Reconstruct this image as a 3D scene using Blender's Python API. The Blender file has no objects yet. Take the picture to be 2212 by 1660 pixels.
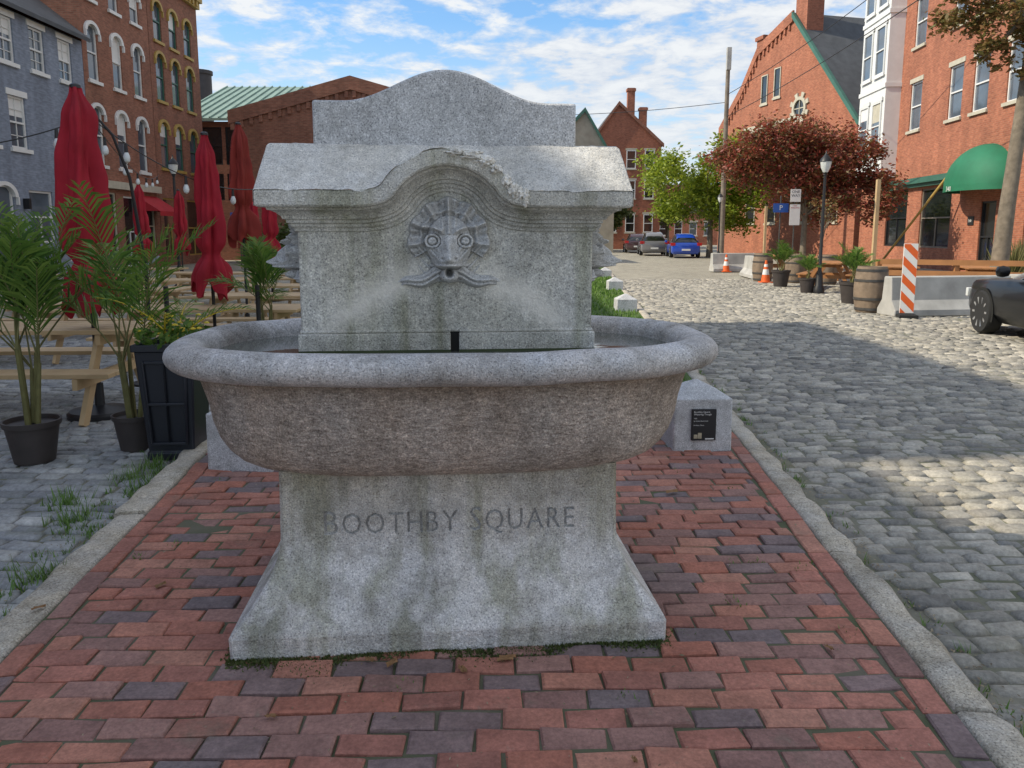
import bpy, math, random, bmesh
from mathutils import Vector, Matrix, noise
R=random.Random(7)
rad=math.radians
scene=bpy.context.scene
COL=scene.collection
U=R.uniform
# ------------------------------------------------------------ materials
def newmat(name):
    m=bpy.data.materials.new(name); m.use_nodes=True
    nt=m.node_tree; b=nt.nodes['Principled BSDF']
    return m,nt,b
def N(nt,t,ins=None,**kw):
    n=nt.nodes.new(t)
    for k,v in kw.items(): setattr(n,k,v)
    if ins:
        for k,v in ins.items():
            if isinstance(v,bpy.types.NodeSocket): nt.links.new(v,n.inputs[k])
            else: n.inputs[k].default_value=v
    return n
def M(nt,op,a,b=0.0):
    return N(nt,'ShaderNodeMath',{0:a,1:b},operation=op).outputs[0]
def c4(c): return (c[0],c[1],c[2],1)
def ramp(nt,fac,stops,interp='LINEAR'):
    n=nt.nodes.new('ShaderNodeValToRGB'); cr=n.color_ramp; cr.interpolation=interp
    while len(cr.elements)<len(stops): cr.elements.new(0.5)
    for e,(p,c) in zip(cr.elements,stops):
        e.position=p; e.color=c4(c) if not isinstance(c,(int,float)) else (c,c,c,1)
    nt.links.new(fac,n.inputs[0]); return n.outputs[0]
def mix(nt,f,a,b,mode='MIX'):
    n=nt.nodes.new('ShaderNodeMix'); n.data_type='RGBA'; n.blend_type=mode
    for i,v in ((0,f),(6,a),(7,b)):
        if isinstance(v,bpy.types.NodeSocket): nt.links.new(v,n.inputs[i])
        elif isinstance(v,(int,float)): n.inputs[i].default_value=v if i==0 else (v,v,v,1)
        else: n.inputs[i].default_value=c4(v)
    return n.outputs[2]
def coord(nt,scale=None,rot=None):
    o=nt.nodes.new('ShaderNodeTexCoord').outputs['Object']
    if scale or rot:
        m=nt.nodes.new('ShaderNodeMapping'); nt.links.new(o,m.inputs[0])
        if scale: m.inputs['Scale'].default_value=scale
        if rot: m.inputs['Rotation'].default_value=rot
        o=m.outputs[0]
    return o
def noisef(nt,vec,scale,detail=3,rough=.55,dist=0):
    return N(nt,'ShaderNodeTexNoise',{'Vector':vec,'Scale':scale,'Detail':detail,'Roughness':rough,'Distortion':dist}).outputs['Fac']
def bumpn(nt,b,h,strength,dist=.01):
    n=N(nt,'ShaderNodeBump',{'Height':h,'Strength':strength,'Distance':dist})
    nt.links.new(n.outputs[0],b.inputs['Normal'])
MC={}
def mat(name,c,rough=.7,var=.25,scale=5,bump=.15,bscale=40,metal=0,spec=.5,c2=None):
    if name in MC: return MC[name]
    m,nt,b=newmat(name)
    v=coord(nt); f=noisef(nt,v,scale,4)
    f=ramp(nt,f,[(.3,0),(.7,1)])
    d=c2 or tuple(x*(1-var) for x in c)
    nt.links.new(mix(nt,f,d,c),b.inputs['Base Color'])
    b.inputs['Roughness'].default_value=rough; b.inputs['Metallic'].default_value=metal
    b.inputs['Specular IOR Level'].default_value=spec
    if bump: bumpn(nt,b,noisef(nt,v,bscale,3),bump,.01)
    MC[name]=m; return m
def granite(name,dark,mid,light,stain=.35,warm=None,hammer=.5,streak=False,sc=165,pale_wings=False,crev=False,chisel=False,tone=None):
    m,nt,b=newmat(name); v=coord(nt)
    n1=noisef(nt,v,sc,2,.7)
    c=ramp(nt,n1,[(.34,dark),(.45,mid),(.55,mid),(.66,light)])
    n2=noisef(nt,v,sc*.22,3,.6)
    c=mix(nt,.4,c,ramp(nt,n2,[(.35,.68),(.65,1.22)]),'MULTIPLY')
    n3=noisef(nt,v,2.6,6,.65)
    c=mix(nt,stain,c,ramp(nt,n3,[(.3,(.46,.45,.42)),(.56,(1.12,1.12,1.12))]),'MULTIPLY')
    n6=noisef(nt,v,11,6,.75)
    c=mix(nt,stain*.6,c,ramp(nt,n6,[(.36,(.55,.54,.50)),(.5,(1.05,1.05,1.05))]),'MULTIPLY')
    if warm:
        n4=noisef(nt,coord(nt,(3,3,1.2)),1.6,4)
        c=mix(nt,ramp(nt,n4,[(.3,.15),(.65,.9)]),c,mix(nt,1,c,warm,'MULTIPLY'))
    if streak:
        n5=noisef(nt,coord(nt,(7,7,.5)),1,4,.6)
        c=mix(nt,.75,c,ramp(nt,n5,[(.38,(.58,.59,.46)),(.53,1.08)]),'MULTIPLY')
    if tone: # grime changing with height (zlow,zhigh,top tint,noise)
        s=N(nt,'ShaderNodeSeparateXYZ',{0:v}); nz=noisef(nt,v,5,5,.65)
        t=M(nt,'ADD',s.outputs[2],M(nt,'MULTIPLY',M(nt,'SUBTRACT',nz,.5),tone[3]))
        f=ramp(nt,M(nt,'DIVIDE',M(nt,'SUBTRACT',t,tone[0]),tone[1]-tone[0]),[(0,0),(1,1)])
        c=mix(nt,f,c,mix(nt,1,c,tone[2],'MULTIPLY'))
    if pale_wings: # pale diagonal wings coloured either side of the spout, darker tone beneath
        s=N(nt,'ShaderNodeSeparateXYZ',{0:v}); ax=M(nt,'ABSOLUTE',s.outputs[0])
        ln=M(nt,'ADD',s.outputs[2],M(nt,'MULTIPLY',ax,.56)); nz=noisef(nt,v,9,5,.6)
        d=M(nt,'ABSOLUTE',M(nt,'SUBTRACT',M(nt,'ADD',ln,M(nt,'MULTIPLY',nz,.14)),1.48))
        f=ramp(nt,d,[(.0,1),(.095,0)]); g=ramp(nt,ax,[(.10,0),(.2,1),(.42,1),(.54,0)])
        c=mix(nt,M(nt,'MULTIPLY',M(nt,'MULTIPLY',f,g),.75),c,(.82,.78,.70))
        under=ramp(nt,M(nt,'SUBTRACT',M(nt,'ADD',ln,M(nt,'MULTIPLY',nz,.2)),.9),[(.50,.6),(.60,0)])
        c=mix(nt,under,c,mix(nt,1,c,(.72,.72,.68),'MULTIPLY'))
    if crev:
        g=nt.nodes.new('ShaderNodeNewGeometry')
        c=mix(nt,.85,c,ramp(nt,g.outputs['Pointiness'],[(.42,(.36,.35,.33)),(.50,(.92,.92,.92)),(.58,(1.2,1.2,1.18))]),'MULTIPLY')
    nt.links.new(c,b.inputs['Base Color']); b.inputs['Roughness'].default_value=.88
    b.inputs['Specular IOR Level'].default_value=.3
    if chisel:
        h=noisef(nt,coord(nt,(30,30,85),(0,rad(25),0)),1,4,.75); h2=noisef(nt,v,90,2)
        h=M(nt,'ADD',h,M(nt,'MULTIPLY',h2,.45))
        c=mix(nt,.8,c,ramp(nt,h,[(.55,.62),(.72,.95),(.92,1.5)]),'MULTIPLY'); nt.links.new(c,b.inputs['Base Color'])
    else:
        h=M(nt,'ADD',noisef(nt,v,sc*.2,4,.75),M(nt,'MULTIPLY',noisef(nt,v,sc*.6,2,.6),.5))
    bumpn(nt,b,h,hammer,.014)
    return m
def brickmat(name,c1,c2,mortar,w=.215,h=.075,var=.35):
    m,nt,b=newmat(name)
    o=nt.nodes.new('ShaderNodeTexCoord').outputs['Object']
    s=N(nt,'ShaderNodeSeparateXYZ',{0:o})
    a=N(nt,'ShaderNodeMath',{0:s.outputs[0],1:s.outputs[1]},operation='ADD')
    cb=N(nt,'ShaderNodeCombineXYZ',{0:a.outputs[0],1:s.outputs[2]})
    br=N(nt,'ShaderNodeTexBrick',{'Vector':cb.outputs[0],'Color1':c4(c1),'Color2':c4(c2),'Mortar':c4(mortar),'Scale':1,'Mortar Size':.006,'Brick Width':w,'Row Height':h,'Bias':0})
    n=noisef(nt,o,.7,5,.65)
    c=mix(nt,var,br.outputs[0],ramp(nt,n,[(.3,.45),(.7,1.3)]),'MULTIPLY')
    c=mix(nt,.35,c,ramp(nt,noisef(nt,coord(nt,(2,2,.25)),1,4),[(.35,.6),(.6,1.1)]),'MULTIPLY')
    c=mix(nt,.3,c,ramp(nt,noisef(nt,coord(nt,(4.6,4.6,13.3)),1,1,.3),[(.4,.55),(.6,1.25)]),'MULTIPLY')
    nt.links.new(c,b.inputs['Base Color']); b.inputs['Roughness'].default_value=.9
    bumpn(nt,b,br.outputs[1],-.4,.01)
    return m
def islandmat(name,cols,rough=.85,nvar=.35,nscale=60,bump=.4,patch=None,interp='LINEAR',pr=(.58,.72),edge=.3):
    m,nt,b=newmat(name)
    g=nt.nodes.new('ShaderNodeNewGeometry'); v=coord(nt)
    n=len(cols); st=[((i+.0)/n if interp=='CONSTANT' else i/(n-1),c) for i,c in enumerate(cols)]
    c=ramp(nt,g.outputs['Random Per Island'],st,interp)
    c=mix(nt,nvar,c,ramp(nt,noisef(nt,v,nscale,4,.7),[(.3,.5),(.7,1.35)]),'MULTIPLY')
    c=mix(nt,.45,c,ramp(nt,noisef(nt,v,1.3,5,.65),[(.35,.6),(.65,1.25)]),'MULTIPLY')
    c=mix(nt,edge,c,ramp(nt,noisef(nt,v,9,5,.75),[(.35,(.55,.55,.56)),(.65,1.25)]),'MULTIPLY')
    if patch:
        c=mix(nt,ramp(nt,noisef(nt,v,1.7,5,.7),[(pr[0],0),(pr[1],.6)]),c,patch)
        c=mix(nt,ramp(nt,noisef(nt,v,24,5,.8),[(.60,0),(.72,.45)]),c,tuple(x*1.7 for x in patch))
    nt.links.new(c,b.inputs['Base Color']); b.inputs['Roughness'].default_value=rough
    b.inputs['Specular IOR Level'].default_value=.35
    if bump: bumpn(nt,b,noisef(nt,v,nscale*1.3,4,.7),bump,.008)
    return m
def leafmat(name,cols,trans=.25):
    if name in MC: return MC[name]
    m,nt,b=newmat(name)
    g=nt.nodes.new('ShaderNodeNewGeometry')
    c=ramp(nt,g.outputs['Random Per Island'],[(i/(len(cols)-1),x) for i,x in enumerate(cols)])
    nt.links.new(c,b.inputs['Base Color']); b.inputs['Roughness'].default_value=.55
    t=N(nt,'ShaderNodeBsdfTranslucent',{'Color':c})
    mx=N(nt,'ShaderNodeMixShader',{0:trans,1:b.outputs[0],2:t.outputs[0]})
    nt.links.new(mx.outputs[0],nt.nodes['Material Output'].inputs[0])
    MC[name]=m; return m
GR=granite('granite_grey',(.22,.225,.24),(.51,.515,.52),(.76,.76,.77),.45,None,.3)
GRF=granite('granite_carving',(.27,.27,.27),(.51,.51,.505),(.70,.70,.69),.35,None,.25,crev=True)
GRB=granite('granite_block',(.23,.23,.23),(.52,.52,.50),(.78,.78,.75),.6,(1.0,.96,.88),.5,True,pale_wings=True)
GRR=granite('granite_capstone',(.32,.32,.32),(.63,.625,.61),(.84,.83,.80),.5,(1.0,.96,.88),.5)
GRT=granite('granite_trough',(.26,.22,.195),(.47,.425,.385),(.72,.67,.62),.6,(1.0,.89,.80),1.0,False,150,chisel=True,tone=(.90,1.0,(.72,.68,.62),.16))
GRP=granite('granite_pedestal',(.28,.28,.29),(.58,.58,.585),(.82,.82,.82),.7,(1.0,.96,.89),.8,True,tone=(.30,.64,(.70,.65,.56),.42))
GRK=granite('granite_kerb',(.22,.21,.19),(.48,.45,.40),(.66,.64,.58),.7,(1.0,.93,.8),.8,False,120)
GRL=granite('granite_broken',(.50,.47,.42),(.80,.77,.70),(.88,.86,.82),.1,None,1.0,False,90)
GRIM=granite('granite_rim',(.23,.23,.24),(.51,.52,.54),(.77,.77,.79),.8,(1.0,.93,.86),.5)
GCARV=granite('granite_carved',(.20,.20,.20),(.42,.41,.39),(.60,.59,.56),.4,None,.4)
BRV=islandmat('paver_brick',[(.44,.175,.12),(.30,.165,.14),(.48,.215,.15),(.24,.175,.17),(.41,.17,.12),(.33,.185,.155),(.50,.24,.17),(.38,.165,.125),(.265,.185,.175),(.45,.19,.14),(.21,.165,.165),(.46,.20,.145),(.36,.20,.165),(.42,.18,.13)],.85,.55,70,.4,(.17,.155,.115),'CONSTANT',edge=.5)
SET=islandmat('granite_sett',[(.20,.19,.17),(.38,.355,.295),(.29,.27,.235),(.48,.44,.36),(.25,.24,.215),(.42,.39,.33),(.52,.48,.40)],.8,.6,45,.7,(.17,.165,.105),edge=.45)
SETL=islandmat('granite_sett_bluish',[(.24,.25,.255),(.38,.385,.38),(.30,.31,.32),(.45,.45,.43),(.27,.28,.28),(.49,.49,.47)],.8,.55,45,.6,(.14,.155,.09),pr=(.55,.7),edge=.45)
SOIL=mat('joint_soil',(.15,.135,.10),.95,.3,3,.5,60,c2=(.07,.09,.035))
JOINT=mat('sett_joint',(.26,.235,.19),.95,.3,2,.6,60,c2=(.11,.12,.065))
GRASS=leafmat('grass',[(.07,.14,.02),(.12,.24,.035),(.17,.26,.06)],.2)
LAWN=mat('lawn_ground',(.08,.14,.025),.95,.4,6,.3,80)
MOSS=leafmat('moss',[(.05,.08,.015),(.09,.12,.03),(.12,.12,.05)],.1)
WATER,ntw,bw=newmat('trough_water'); bw.inputs['Base Color'].default_value=(.12,.13,.11,1); bw.inputs['Roughness'].default_value=.04; bw.inputs['Specular IOR Level'].default_value=.9
bumpn(ntw,bw,noisef(ntw,coord(ntw),14,2),.05,.01)
DARK=mat('dark_hole',(.012,.012,.010),.9,.2,5,0)
BLK=mat('black_metal',(.015,.015,.017),.45,.2,8,.05)
BLKP=mat('black_plastic',(.014,.017,.026),.42,.25,4,.05)
POT=mat('pot_plastic',(.055,.045,.042),.6,.25,9,.1)
RED=mat('umbrella_fabric',(.38,.008,.024),.85,.35,2.5,.25,12)
RED2=mat('umbrella_fabric_rust',(.25,.022,.014),.85,.35,2.5,.25,12)
PINE=mat('pine_wood',(.56,.40,.22),.7,.3,3,.2,25,c2=(.42,.29,.15))
WOOD=mat('orange_wood',(.42,.19,.07),.7,.3,3,.2,25)
OLDW=mat('weathered_wood',(.25,.21,.165),.85,.4,4,.4,30)
BARK=mat('bark',(.24,.20,.15),.95,.45,6,.8,22)
PSTEM=mat('palm_stem',(.18,.17,.06),.8,.35,12,.3,30)
PALM=leafmat('palm_leaf',[(.05,.12,.02),(.11,.21,.03),(.19,.29,.05)],.35)
CONC=mat('concrete',(.48,.47,.44),.9,.35,2.5,.4,30)
WHT=mat('white_paint',(.74,.74,.72),.5,.1,3,.03)
CREAM=mat('cream_stone',(.52,.48,.38),.8,.2,4,.15)
YEL=mat('yellow_paint',(.46,.31,.08),.6,.2,3,.1)
GREENM=mat('green_metal',(.05,.15,.11),.5,.25,2,.05)
AWN=mat('awning_green',(.015,.17,.085),.7,.2,2,.1)
SLATE=mat('slate_roof',(.085,.09,.098),.8,.35,2,.3,14)
CORR=mat('green_roof_metal',(.25,.36,.30),.5,.25,1.2,.05)
ORANGE=mat('orange_plastic',(.75,.13,.02),.5,.15,5,.05)
REFW=mat('reflective_white',(.75,.75,.73),.5,.1,5,.02)
TYRE=mat('tyre_rubber',(.02,.02,.02),.85,.2,20,.1)
RIM=mat('alloy',(.62,.63,.65),.3,.1,5,0,metal=.7)
SIGNB=mat('sign_blue',(.02,.09,.38),.5,.1,5,0)
BULB=mat('bulb_glass',(.65,.68,.68),.1,.05,5,0,spec=.9)
FLOW=leafmat('yellow_flower',[(.6,.42,.02),(.7,.55,.04)],.1)
CASK=mat('cask_wood',(.27,.20,.14),.8,.4,7,.4,26)
STEEL=mat('hoop_steel',(.12,.115,.11),.5,.3,9,.1,metal=.6)
def paint(n,c,coat=.8,rg=.25): 
    m=mat(n,c,rg,.04,3,0,spec=.5 if coat>.5 else .25); m.node_tree.nodes['Principled BSDF'].inputs['Coat Weight'].default_value=coat; return m
PBLK=paint('car_paint_black',(.008,.009,.011),.22,.3); PBLU=paint('car_paint_blue',(.01,.06,.42)); PGRY=paint('car_paint_grey',(.17,.17,.18)); PRED=paint('car_paint_maroon',(.06,.03,.035))
LAMPR=mat('tail_lamp_red',(.45,.01,.01),.2,.1,5,0)
def glass(name,c,r=.06):
    m=mat(name,c,r,.5,.9,0,spec=1.0); return m
GL=glass('window_glass',(.12,.15,.19)); GLD=glass('window_glass_dark',(.02,.024,.028)); CGL=glass('car_glass',(.012,.014,.016),.03)
BW_BLUE=brickmat('painted_brick_bluegrey',(.25,.285,.355),(.215,.25,.315),(.20,.23,.29),var=.25)
BW_BROWN=brickmat('brown_brick',(.33,.135,.085),(.25,.095,.06),(.26,.175,.12))
BW_BROWN2=brickmat('brown_brick_darker',(.31,.125,.078),(.23,.088,.055),(.24,.155,.11))
BW_RED=brickmat('red_brick',(.38,.125,.07),(.29,.09,.05),(.33,.20,.13),var=.25)
BW_SAL=brickmat('orange_brick',(.42,.145,.078),(.32,.10,.055),(.37,.215,.14),var=.35)
BW_STONE=mat('pale_stone_wall',(.42,.38,.30),.9,.3,1.5,.2,8)
# ------------------------------------------------------------ mesh builder
class MB:
    def __init__(s): s.v=[];s.f=[];s.m=[]
    def add(s,vs,fs,mi=0):
        o=len(s.v); s.v.extend([tuple(p) for p in vs]); s.f.extend([tuple(i+o for i in f) for f in fs]); s.m.extend([mi]*len(fs)); return s
    def box(s,x0,x1,y0,y1,z0,z1,mi=0):
        return s.add([(x0,y0,z0),(x1,y0,z0),(x1,y1,z0),(x0,y1,z0),(x0,y0,z1),(x1,y0,z1),(x1,y1,z1),(x0,y1,z1)],
          [(0,3,2,1),(4,5,6,7),(0,1,5,4),(1,2,6,5),(2,3,7,6),(3,0,4,7)],mi)
    def beam(s,p0,p1,w,h,mi=0):
        p0=Vector(p0);p1=Vector(p1);d=(p1-p0).normalized()
        a=d.cross(Vector((0,0,1)))
        if a.length<.01:a=Vector((1,0,0))
        a.normalize();b=a.cross(d);a*=w/2;b*=h/2
        vs=[p+q for p in(p0,p1) for q in(-a-b,a-b,a+b,-a+b)]
        return s.add(vs,[(0,1,2,3),(7,6,5,4),(0,4,5,1),(1,5,6,2),(2,6,7,3),(3,7,4,0)],mi)
    def tube(s,pts,rads,n=8,mi=0):
        pts=[Vector(p) for p in pts]
        if not hasattr(rads,'__len__'): rads=[rads]*len(pts)
        vs=[];fs=[];a=None
        for i,p in enumerate(pts):
            d=(pts[min(i+1,len(pts)-1)]-pts[max(i-1,0)]).normalized()
            if a is None:
                a=d.cross(Vector((0,0,1)))
                if a.length<.1:a=d.cross(Vector((1,0,0)))
            else: a=a-d*a.dot(d)
            a.normalize();b=d.cross(a)
            for k in range(n):
                t=2*math.pi*k/n; vs.append(p+(a*math.cos(t)+b*math.sin(t))*rads[i])
        for i in range(len(pts)-1):
            for k in range(n):
                k2=(k+1)%n; fs.append((i*n+k,i*n+k2,(i+1)*n+k2,(i+1)*n+k))
        fs.append(tuple(range(n-1,-1,-1)));fs.append(tuple((len(pts)-1)*n+k for k in range(n)))
        return s.add(vs,fs,mi)
    def lathe(s,prof,n=24,mi=0,c=(0,0,0),fold=0,nf=8,axis='z'):
        vs=[];fs=[]
        for i,(r,z) in enumerate(prof):
            for k in range(n):
                t=2*math.pi*k/n; rr=r*(1+fold*math.cos(nf*t+i*.12)) if fold else r
                x,y=rr*math.cos(t),rr*math.sin(t)
                vs.append((c[0]+x,c[1]+y,c[2]+z) if axis=='z' else (c[0]+z,c[1]+x,c[2]+y))
        for i in range(len(prof)-1):
            for k in range(n):
                k2=(k+1)%n; fs.append((i*n+k,i*n+k2,(i+1)*n+k2,(i+1)*n+k))
        fs.append(tuple(range(n-1,-1,-1)));fs.append(tuple((len(prof)-1)*n+k for k in range(n)))
        return s.add(vs,fs,mi)
    def prism(s,poly,y0,y1,mi=0):
        n=len(poly); vs=[(x,y0,z) for x,z in poly]+[(x,y1,z) for x,z in poly]
        fs=[tuple(range(n)),tuple(range(2*n-1,n-1,-1))]+[(i,i+n,(i+1)%n+n,(i+1)%n) for i in range(n)]
        return s.add(vs,fs,mi)
    def loft(s,rings,mi=0,cap=True):
        n=len(rings[0]);vs=[p for r in rings for p in r];fs=[]
        for i in range(len(rings)-1):
            for k in range(n):
                k2=(k+1)%n; fs.append((i*n+k,i*n+k2,(i+1)*n+k2,(i+1)*n+k))
        if cap: fs.append(tuple(range(n-1,-1,-1)));fs.append(tuple((len(rings)-1)*n+k for k in range(n)))
        return s.add(vs,fs,mi)
    def mesh(s,name,mats,smooth=35):
        me=bpy.data.meshes.new(name); me.from_pydata(s.v,[],s.f)
        for m in (mats if isinstance(mats,(list,tuple)) else [mats]): me.materials.append(m)
        me.polygons.foreach_set('material_index',s.m)
        if smooth:
            me.polygons.foreach_set('use_smooth',[True]*len(s.f))
            me.set_sharp_from_angle(angle=rad(smooth))
        me.update(); return me
    def obj(s,name,parent,mats,label=None,smooth=35,bevel=0,loc=None,rot=None):
        return place(name,s.mesh(name,mats,smooth),parent,label,bevel,loc,rot)
def place(name,me,parent,label=None,bevel=0,loc=None,rot=None):
    o=bpy.data.objects.new(name,me); COL.objects.link(o)
    if parent: o.parent=parent
    if loc: o.location=loc
    if rot: o.rotation_euler=rot
    if label: o['label']=label
    if bevel:
        b=o.modifiers.new('b','BEVEL'); b.width=bevel;b.segments=2;b.limit_method='ANGLE';b.angle_limit=rad(40)
    return o
def thing(name,label,cat,loc=(0,0,0),rz=0,group=None,scale=None):
    e=bpy.data.objects.new(name,None); COL.objects.link(e); e.empty_display_size=.3
    e.location=loc; e.rotation_euler=(0,0,rz)
    if scale: e.scale=(scale,)*3
    e['label']=label; e['category']=cat
    if group: e['group']=group
    return e
def tag(o,label,cat,kind=None,group=None):
    o['label']=label;o['category']=cat
    if kind:o['kind']=kind
    if group:o['group']=group
    return o
def dup(e,loc,rz=0,label=None,scale=None):
    n=e.copy(); COL.objects.link(n); n.location=loc; n.rotation_euler=(0,0,rz)
    if label:n['label']=label
    if scale:n.scale=(scale,)*3
    def rec(src,dst):
        for c in list(src.children):
            if c is n or c==dst: continue
            k=c.copy(); COL.objects.link(k); k.parent=dst; rec(c,k)
    rec(e,n); return n
GZ=-.06   # level of the setts
# ------------------------------------------------------------ camera
cam=bpy.data.cameras.new('Camera'); co=bpy.data.objects.new('Camera',cam); COL.objects.link(co)
co.location=(0,0,1.5); co.rotation_euler=(rad(90-8.294),0,0)
cam.lens=27.02; cam.sensor_width=36; cam.shift_y=-.0384; cam.clip_end=3000; cam.clip_start=.05
scene.camera=co
# ------------------------------------------------------------ light
scene.view_settings.view_transform='Standard'
EL=40; sd=Vector((-.995*math.cos(rad(EL)),-.1*math.cos(rad(EL)),math.sin(rad(EL))))
sl=bpy.data.lights.new('sun','SUN'); sl.energy=5.0; sl.angle=rad(.5); sl.color=(1,.90,.72)
so=bpy.data.objects.new('sun',sl); COL.objects.link(so); so.rotation_euler=sd.to_track_quat('Z','Y').to_euler(); so.location=(-30,0,40)
w=bpy.data.worlds.new('World'); scene.world=w; w.use_nodes=True; nt=w.node_tree; bg=nt.nodes['Background']
sky=nt.nodes.new('ShaderNodeTexSky'); sky.sky_type='NISHITA'; sky.sun_disc=False; sky.sun_elevation=rad(EL); sky.sun_rotation=rad(264); sky.air_density=1.2; sky.dust_density=.6
tc=nt.nodes.new('ShaderNodeTexCoord'); sp=N(nt,'ShaderNodeSeparateXYZ',{0:tc.outputs['Generated']})
zz=M(nt,'ADD',M(nt,'MAXIMUM',sp.outputs[2],.0),.16)
cv=N(nt,'ShaderNodeCombineXYZ',{0:M(nt,'DIVIDE',sp.outputs[0],zz),1:M(nt,'DIVIDE',sp.outputs[1],zz),2:3.7})
n1=noisef(nt,cv.outputs[0],6.5,6,.6,.2); n2=noisef(nt,cv.outputs[0],1.1,3,.5,.2)
nn=M(nt,'ADD',M(nt,'MULTIPLY',n2,.55),M(nt,'MULTIPLY',n1,1.0))
nn=M(nt,'ADD',nn,M(nt,'MULTIPLY',sp.outputs[0],.12))
cf=ramp(nt,nn,[(.63,0),(.83,.93)])
skyc=mix(nt,1,sky.outputs[0],(.56,.76,.95),'MULTIPLY')
cl=mix(nt,ramp(nt,n1,[(.38,0),(.62,1)]),(3.0,3.25,3.7),(4.35,4.4,4.4))
hz=ramp(nt,sp.outputs[2],[(.0,.75),(.25,0)])
c=mix(nt,cf,skyc,cl); c=mix(nt,hz,c,(3.5,3.75,4.1))
nt.links.new(c,bg.inputs[0]); bg.inputs[1].default_value=.215
# ------------------------------------------------------------ ground
m,ntg,b=newmat('distant_setts'); v=coord(ntg)
br=N(ntg,'ShaderNodeTexBrick',{'Vector':v,'Color1':(.46,.42,.34,1),'Color2':(.29,.265,.22,1),'Mortar':(.15,.145,.10,1),'Scale':1,'Mortar Size':.018,'Brick Width':.19,'Row Height':.115,'Mortar Smooth':.6})
cc=mix(ntg,.5,br.outputs[0],ramp(ntg,noisef(ntg,v,.5,5,.7),[(.3,.6),(.7,1.25)]),'MULTIPLY')
ntg.links.new(cc,b.inputs['Base Color']); b.inputs['Roughness'].default_value=.85; bumpn(ntg,b,br.outputs[1],-1,.03)
FAR=m
g=MB(); g.add([(-600,-60,GZ-.025),(600,-60,GZ-.025),(600,1500,GZ-.025),(-600,1500,GZ-.025)],[(0,1,2,3)])
tag(g.obj('ground',None,FAR),'cobblestone ground reaching the horizon','ground','structure')
def xR(y): return 1.22+.083*y
def xL(y): return -1.53-.113*y
def stone(mb,cx,cy,lx,ly,zt,ch,dep,rot=0,mi=0,tilt=.004,rough=.25):
    hx,hy=lx/2,ly/2;cr,sr=math.cos(rot),math.sin(rot);vs=[]
    tx,ty=U(-tilt,tilt),U(-tilt,tilt)
    J=[(U(-1,1)*ch*rough,U(-1,1)*ch*rough) for _ in range(4)]
    for q,(iz,ins) in enumerate(((-dep,0),(-ch,0),(0,ch))):
        for (sx,sy),(jx,jy) in zip(((-1,-1),(1,-1),(1,1),(-1,1)),J):
            x=sx*(hx-ins)+jx+U(-1,1)*ch*rough*.5;y=sy*(hy-ins)+jy+U(-1,1)*ch*rough*.5
            z=zt+iz+(tx*sx+ty*sy if q else 0)
            vs.append((cx+x*cr-y*sr,cy+x*sr+y*cr,z))
    fs=[(8,9,10,11)]
    for a in(0,4):
        for k in range(4): fs.append((a+k,a+(k+1)%4,a+4+(k+1)%4,a+4+k))
    mb.add(vs,fs,mi)
# brick island
mb=MB(); y=.9; i=0
while y<5.72:
    x=xL(y)+.115; xe=xR(y)-.115; first=True
    while x<xe-.03:
        L=.2+U(-.010,.010)
        if first: L=(.2 if i%2 else .1)+U(-.03,.03); first=False
        L=min(L,xe-x)
        yy=y+.035*math.sin(x*.6)+.014*math.sin(x*2.3+i*.1)+U(-.003,.003)
        zb=.010*noise.noise(Vector((x*1.5,yy*1.5,0)))
        stone(mb,x+L/2,yy,L-.006,.0945+U(-.007,.002),zb+U(-.005,.004),.006,.05,.018+U(-.026,.026),0,.0035,.7)
        x+=L+.003
    y+=.1; i+=1
for fn,off,sl_ in((xR,-.055,.083),(xL,.055,-.113)):
    y=.9
    while y<5.7:
        stone(mb,fn(y)+off,y,.2-.007,.095,U(-.004,.004),.006,.05,math.atan2(1,sl_)+U(-.03,.03),0,.003,.6); y+=.205
mb.add([(xL(.5),.5,-.011),(xR(.5),.5,-.011),(xR(5.75),5.75,-.011),(xL(5.75),5.75,-.011)],[(0,1,2,3)],1)
tag(mb.obj('brick_pavement',None,[BRV,SOIL],smooth=0),'red and purple clay brick paving with mossy joints','pavement','structure')
# kerbs
mb=MB()
for fn,sgn,wd in((xR,1,.15),(xL,-1,.18)):
    y=.6
    while y<34:
        L=U(1.2,2.1); ye=y+L; n=22; rings=[]
        zt=U(-.004,.012); so_=U(-.008,.008)
        for k in range(n+1):
            t=y+.008+(L-.016)*k/n; x0=fn(t)+so_*.4
            e_=.012 if k in(0,n) else 0
            j1=.014*noise.noise(Vector((t*5,sgn*5,0))); j2=.035*noise.noise(Vector((t*4.3,sgn*9,4))); jz=.010*noise.noise(Vector((t*5,1,sgn)))-e_*.5
            a=x0+.004*sgn+j1*.5; bb=x0+sgn*(wd+j2-e_)
            rings.append([(a,t,-.15),(a,t,zt-.014+jz),(a+sgn*.014,t,zt+jz),(bb-sgn*.03,t,zt+jz*2),(bb,t,zt-.025+jz),(bb+sgn*.006,t,-.15)])
        mb.loft(rings); y=ye
tag(mb.obj('kerb',None,GRK,smooth=50),'worn granite kerb stones edging the island','kerb','structure')
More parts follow.
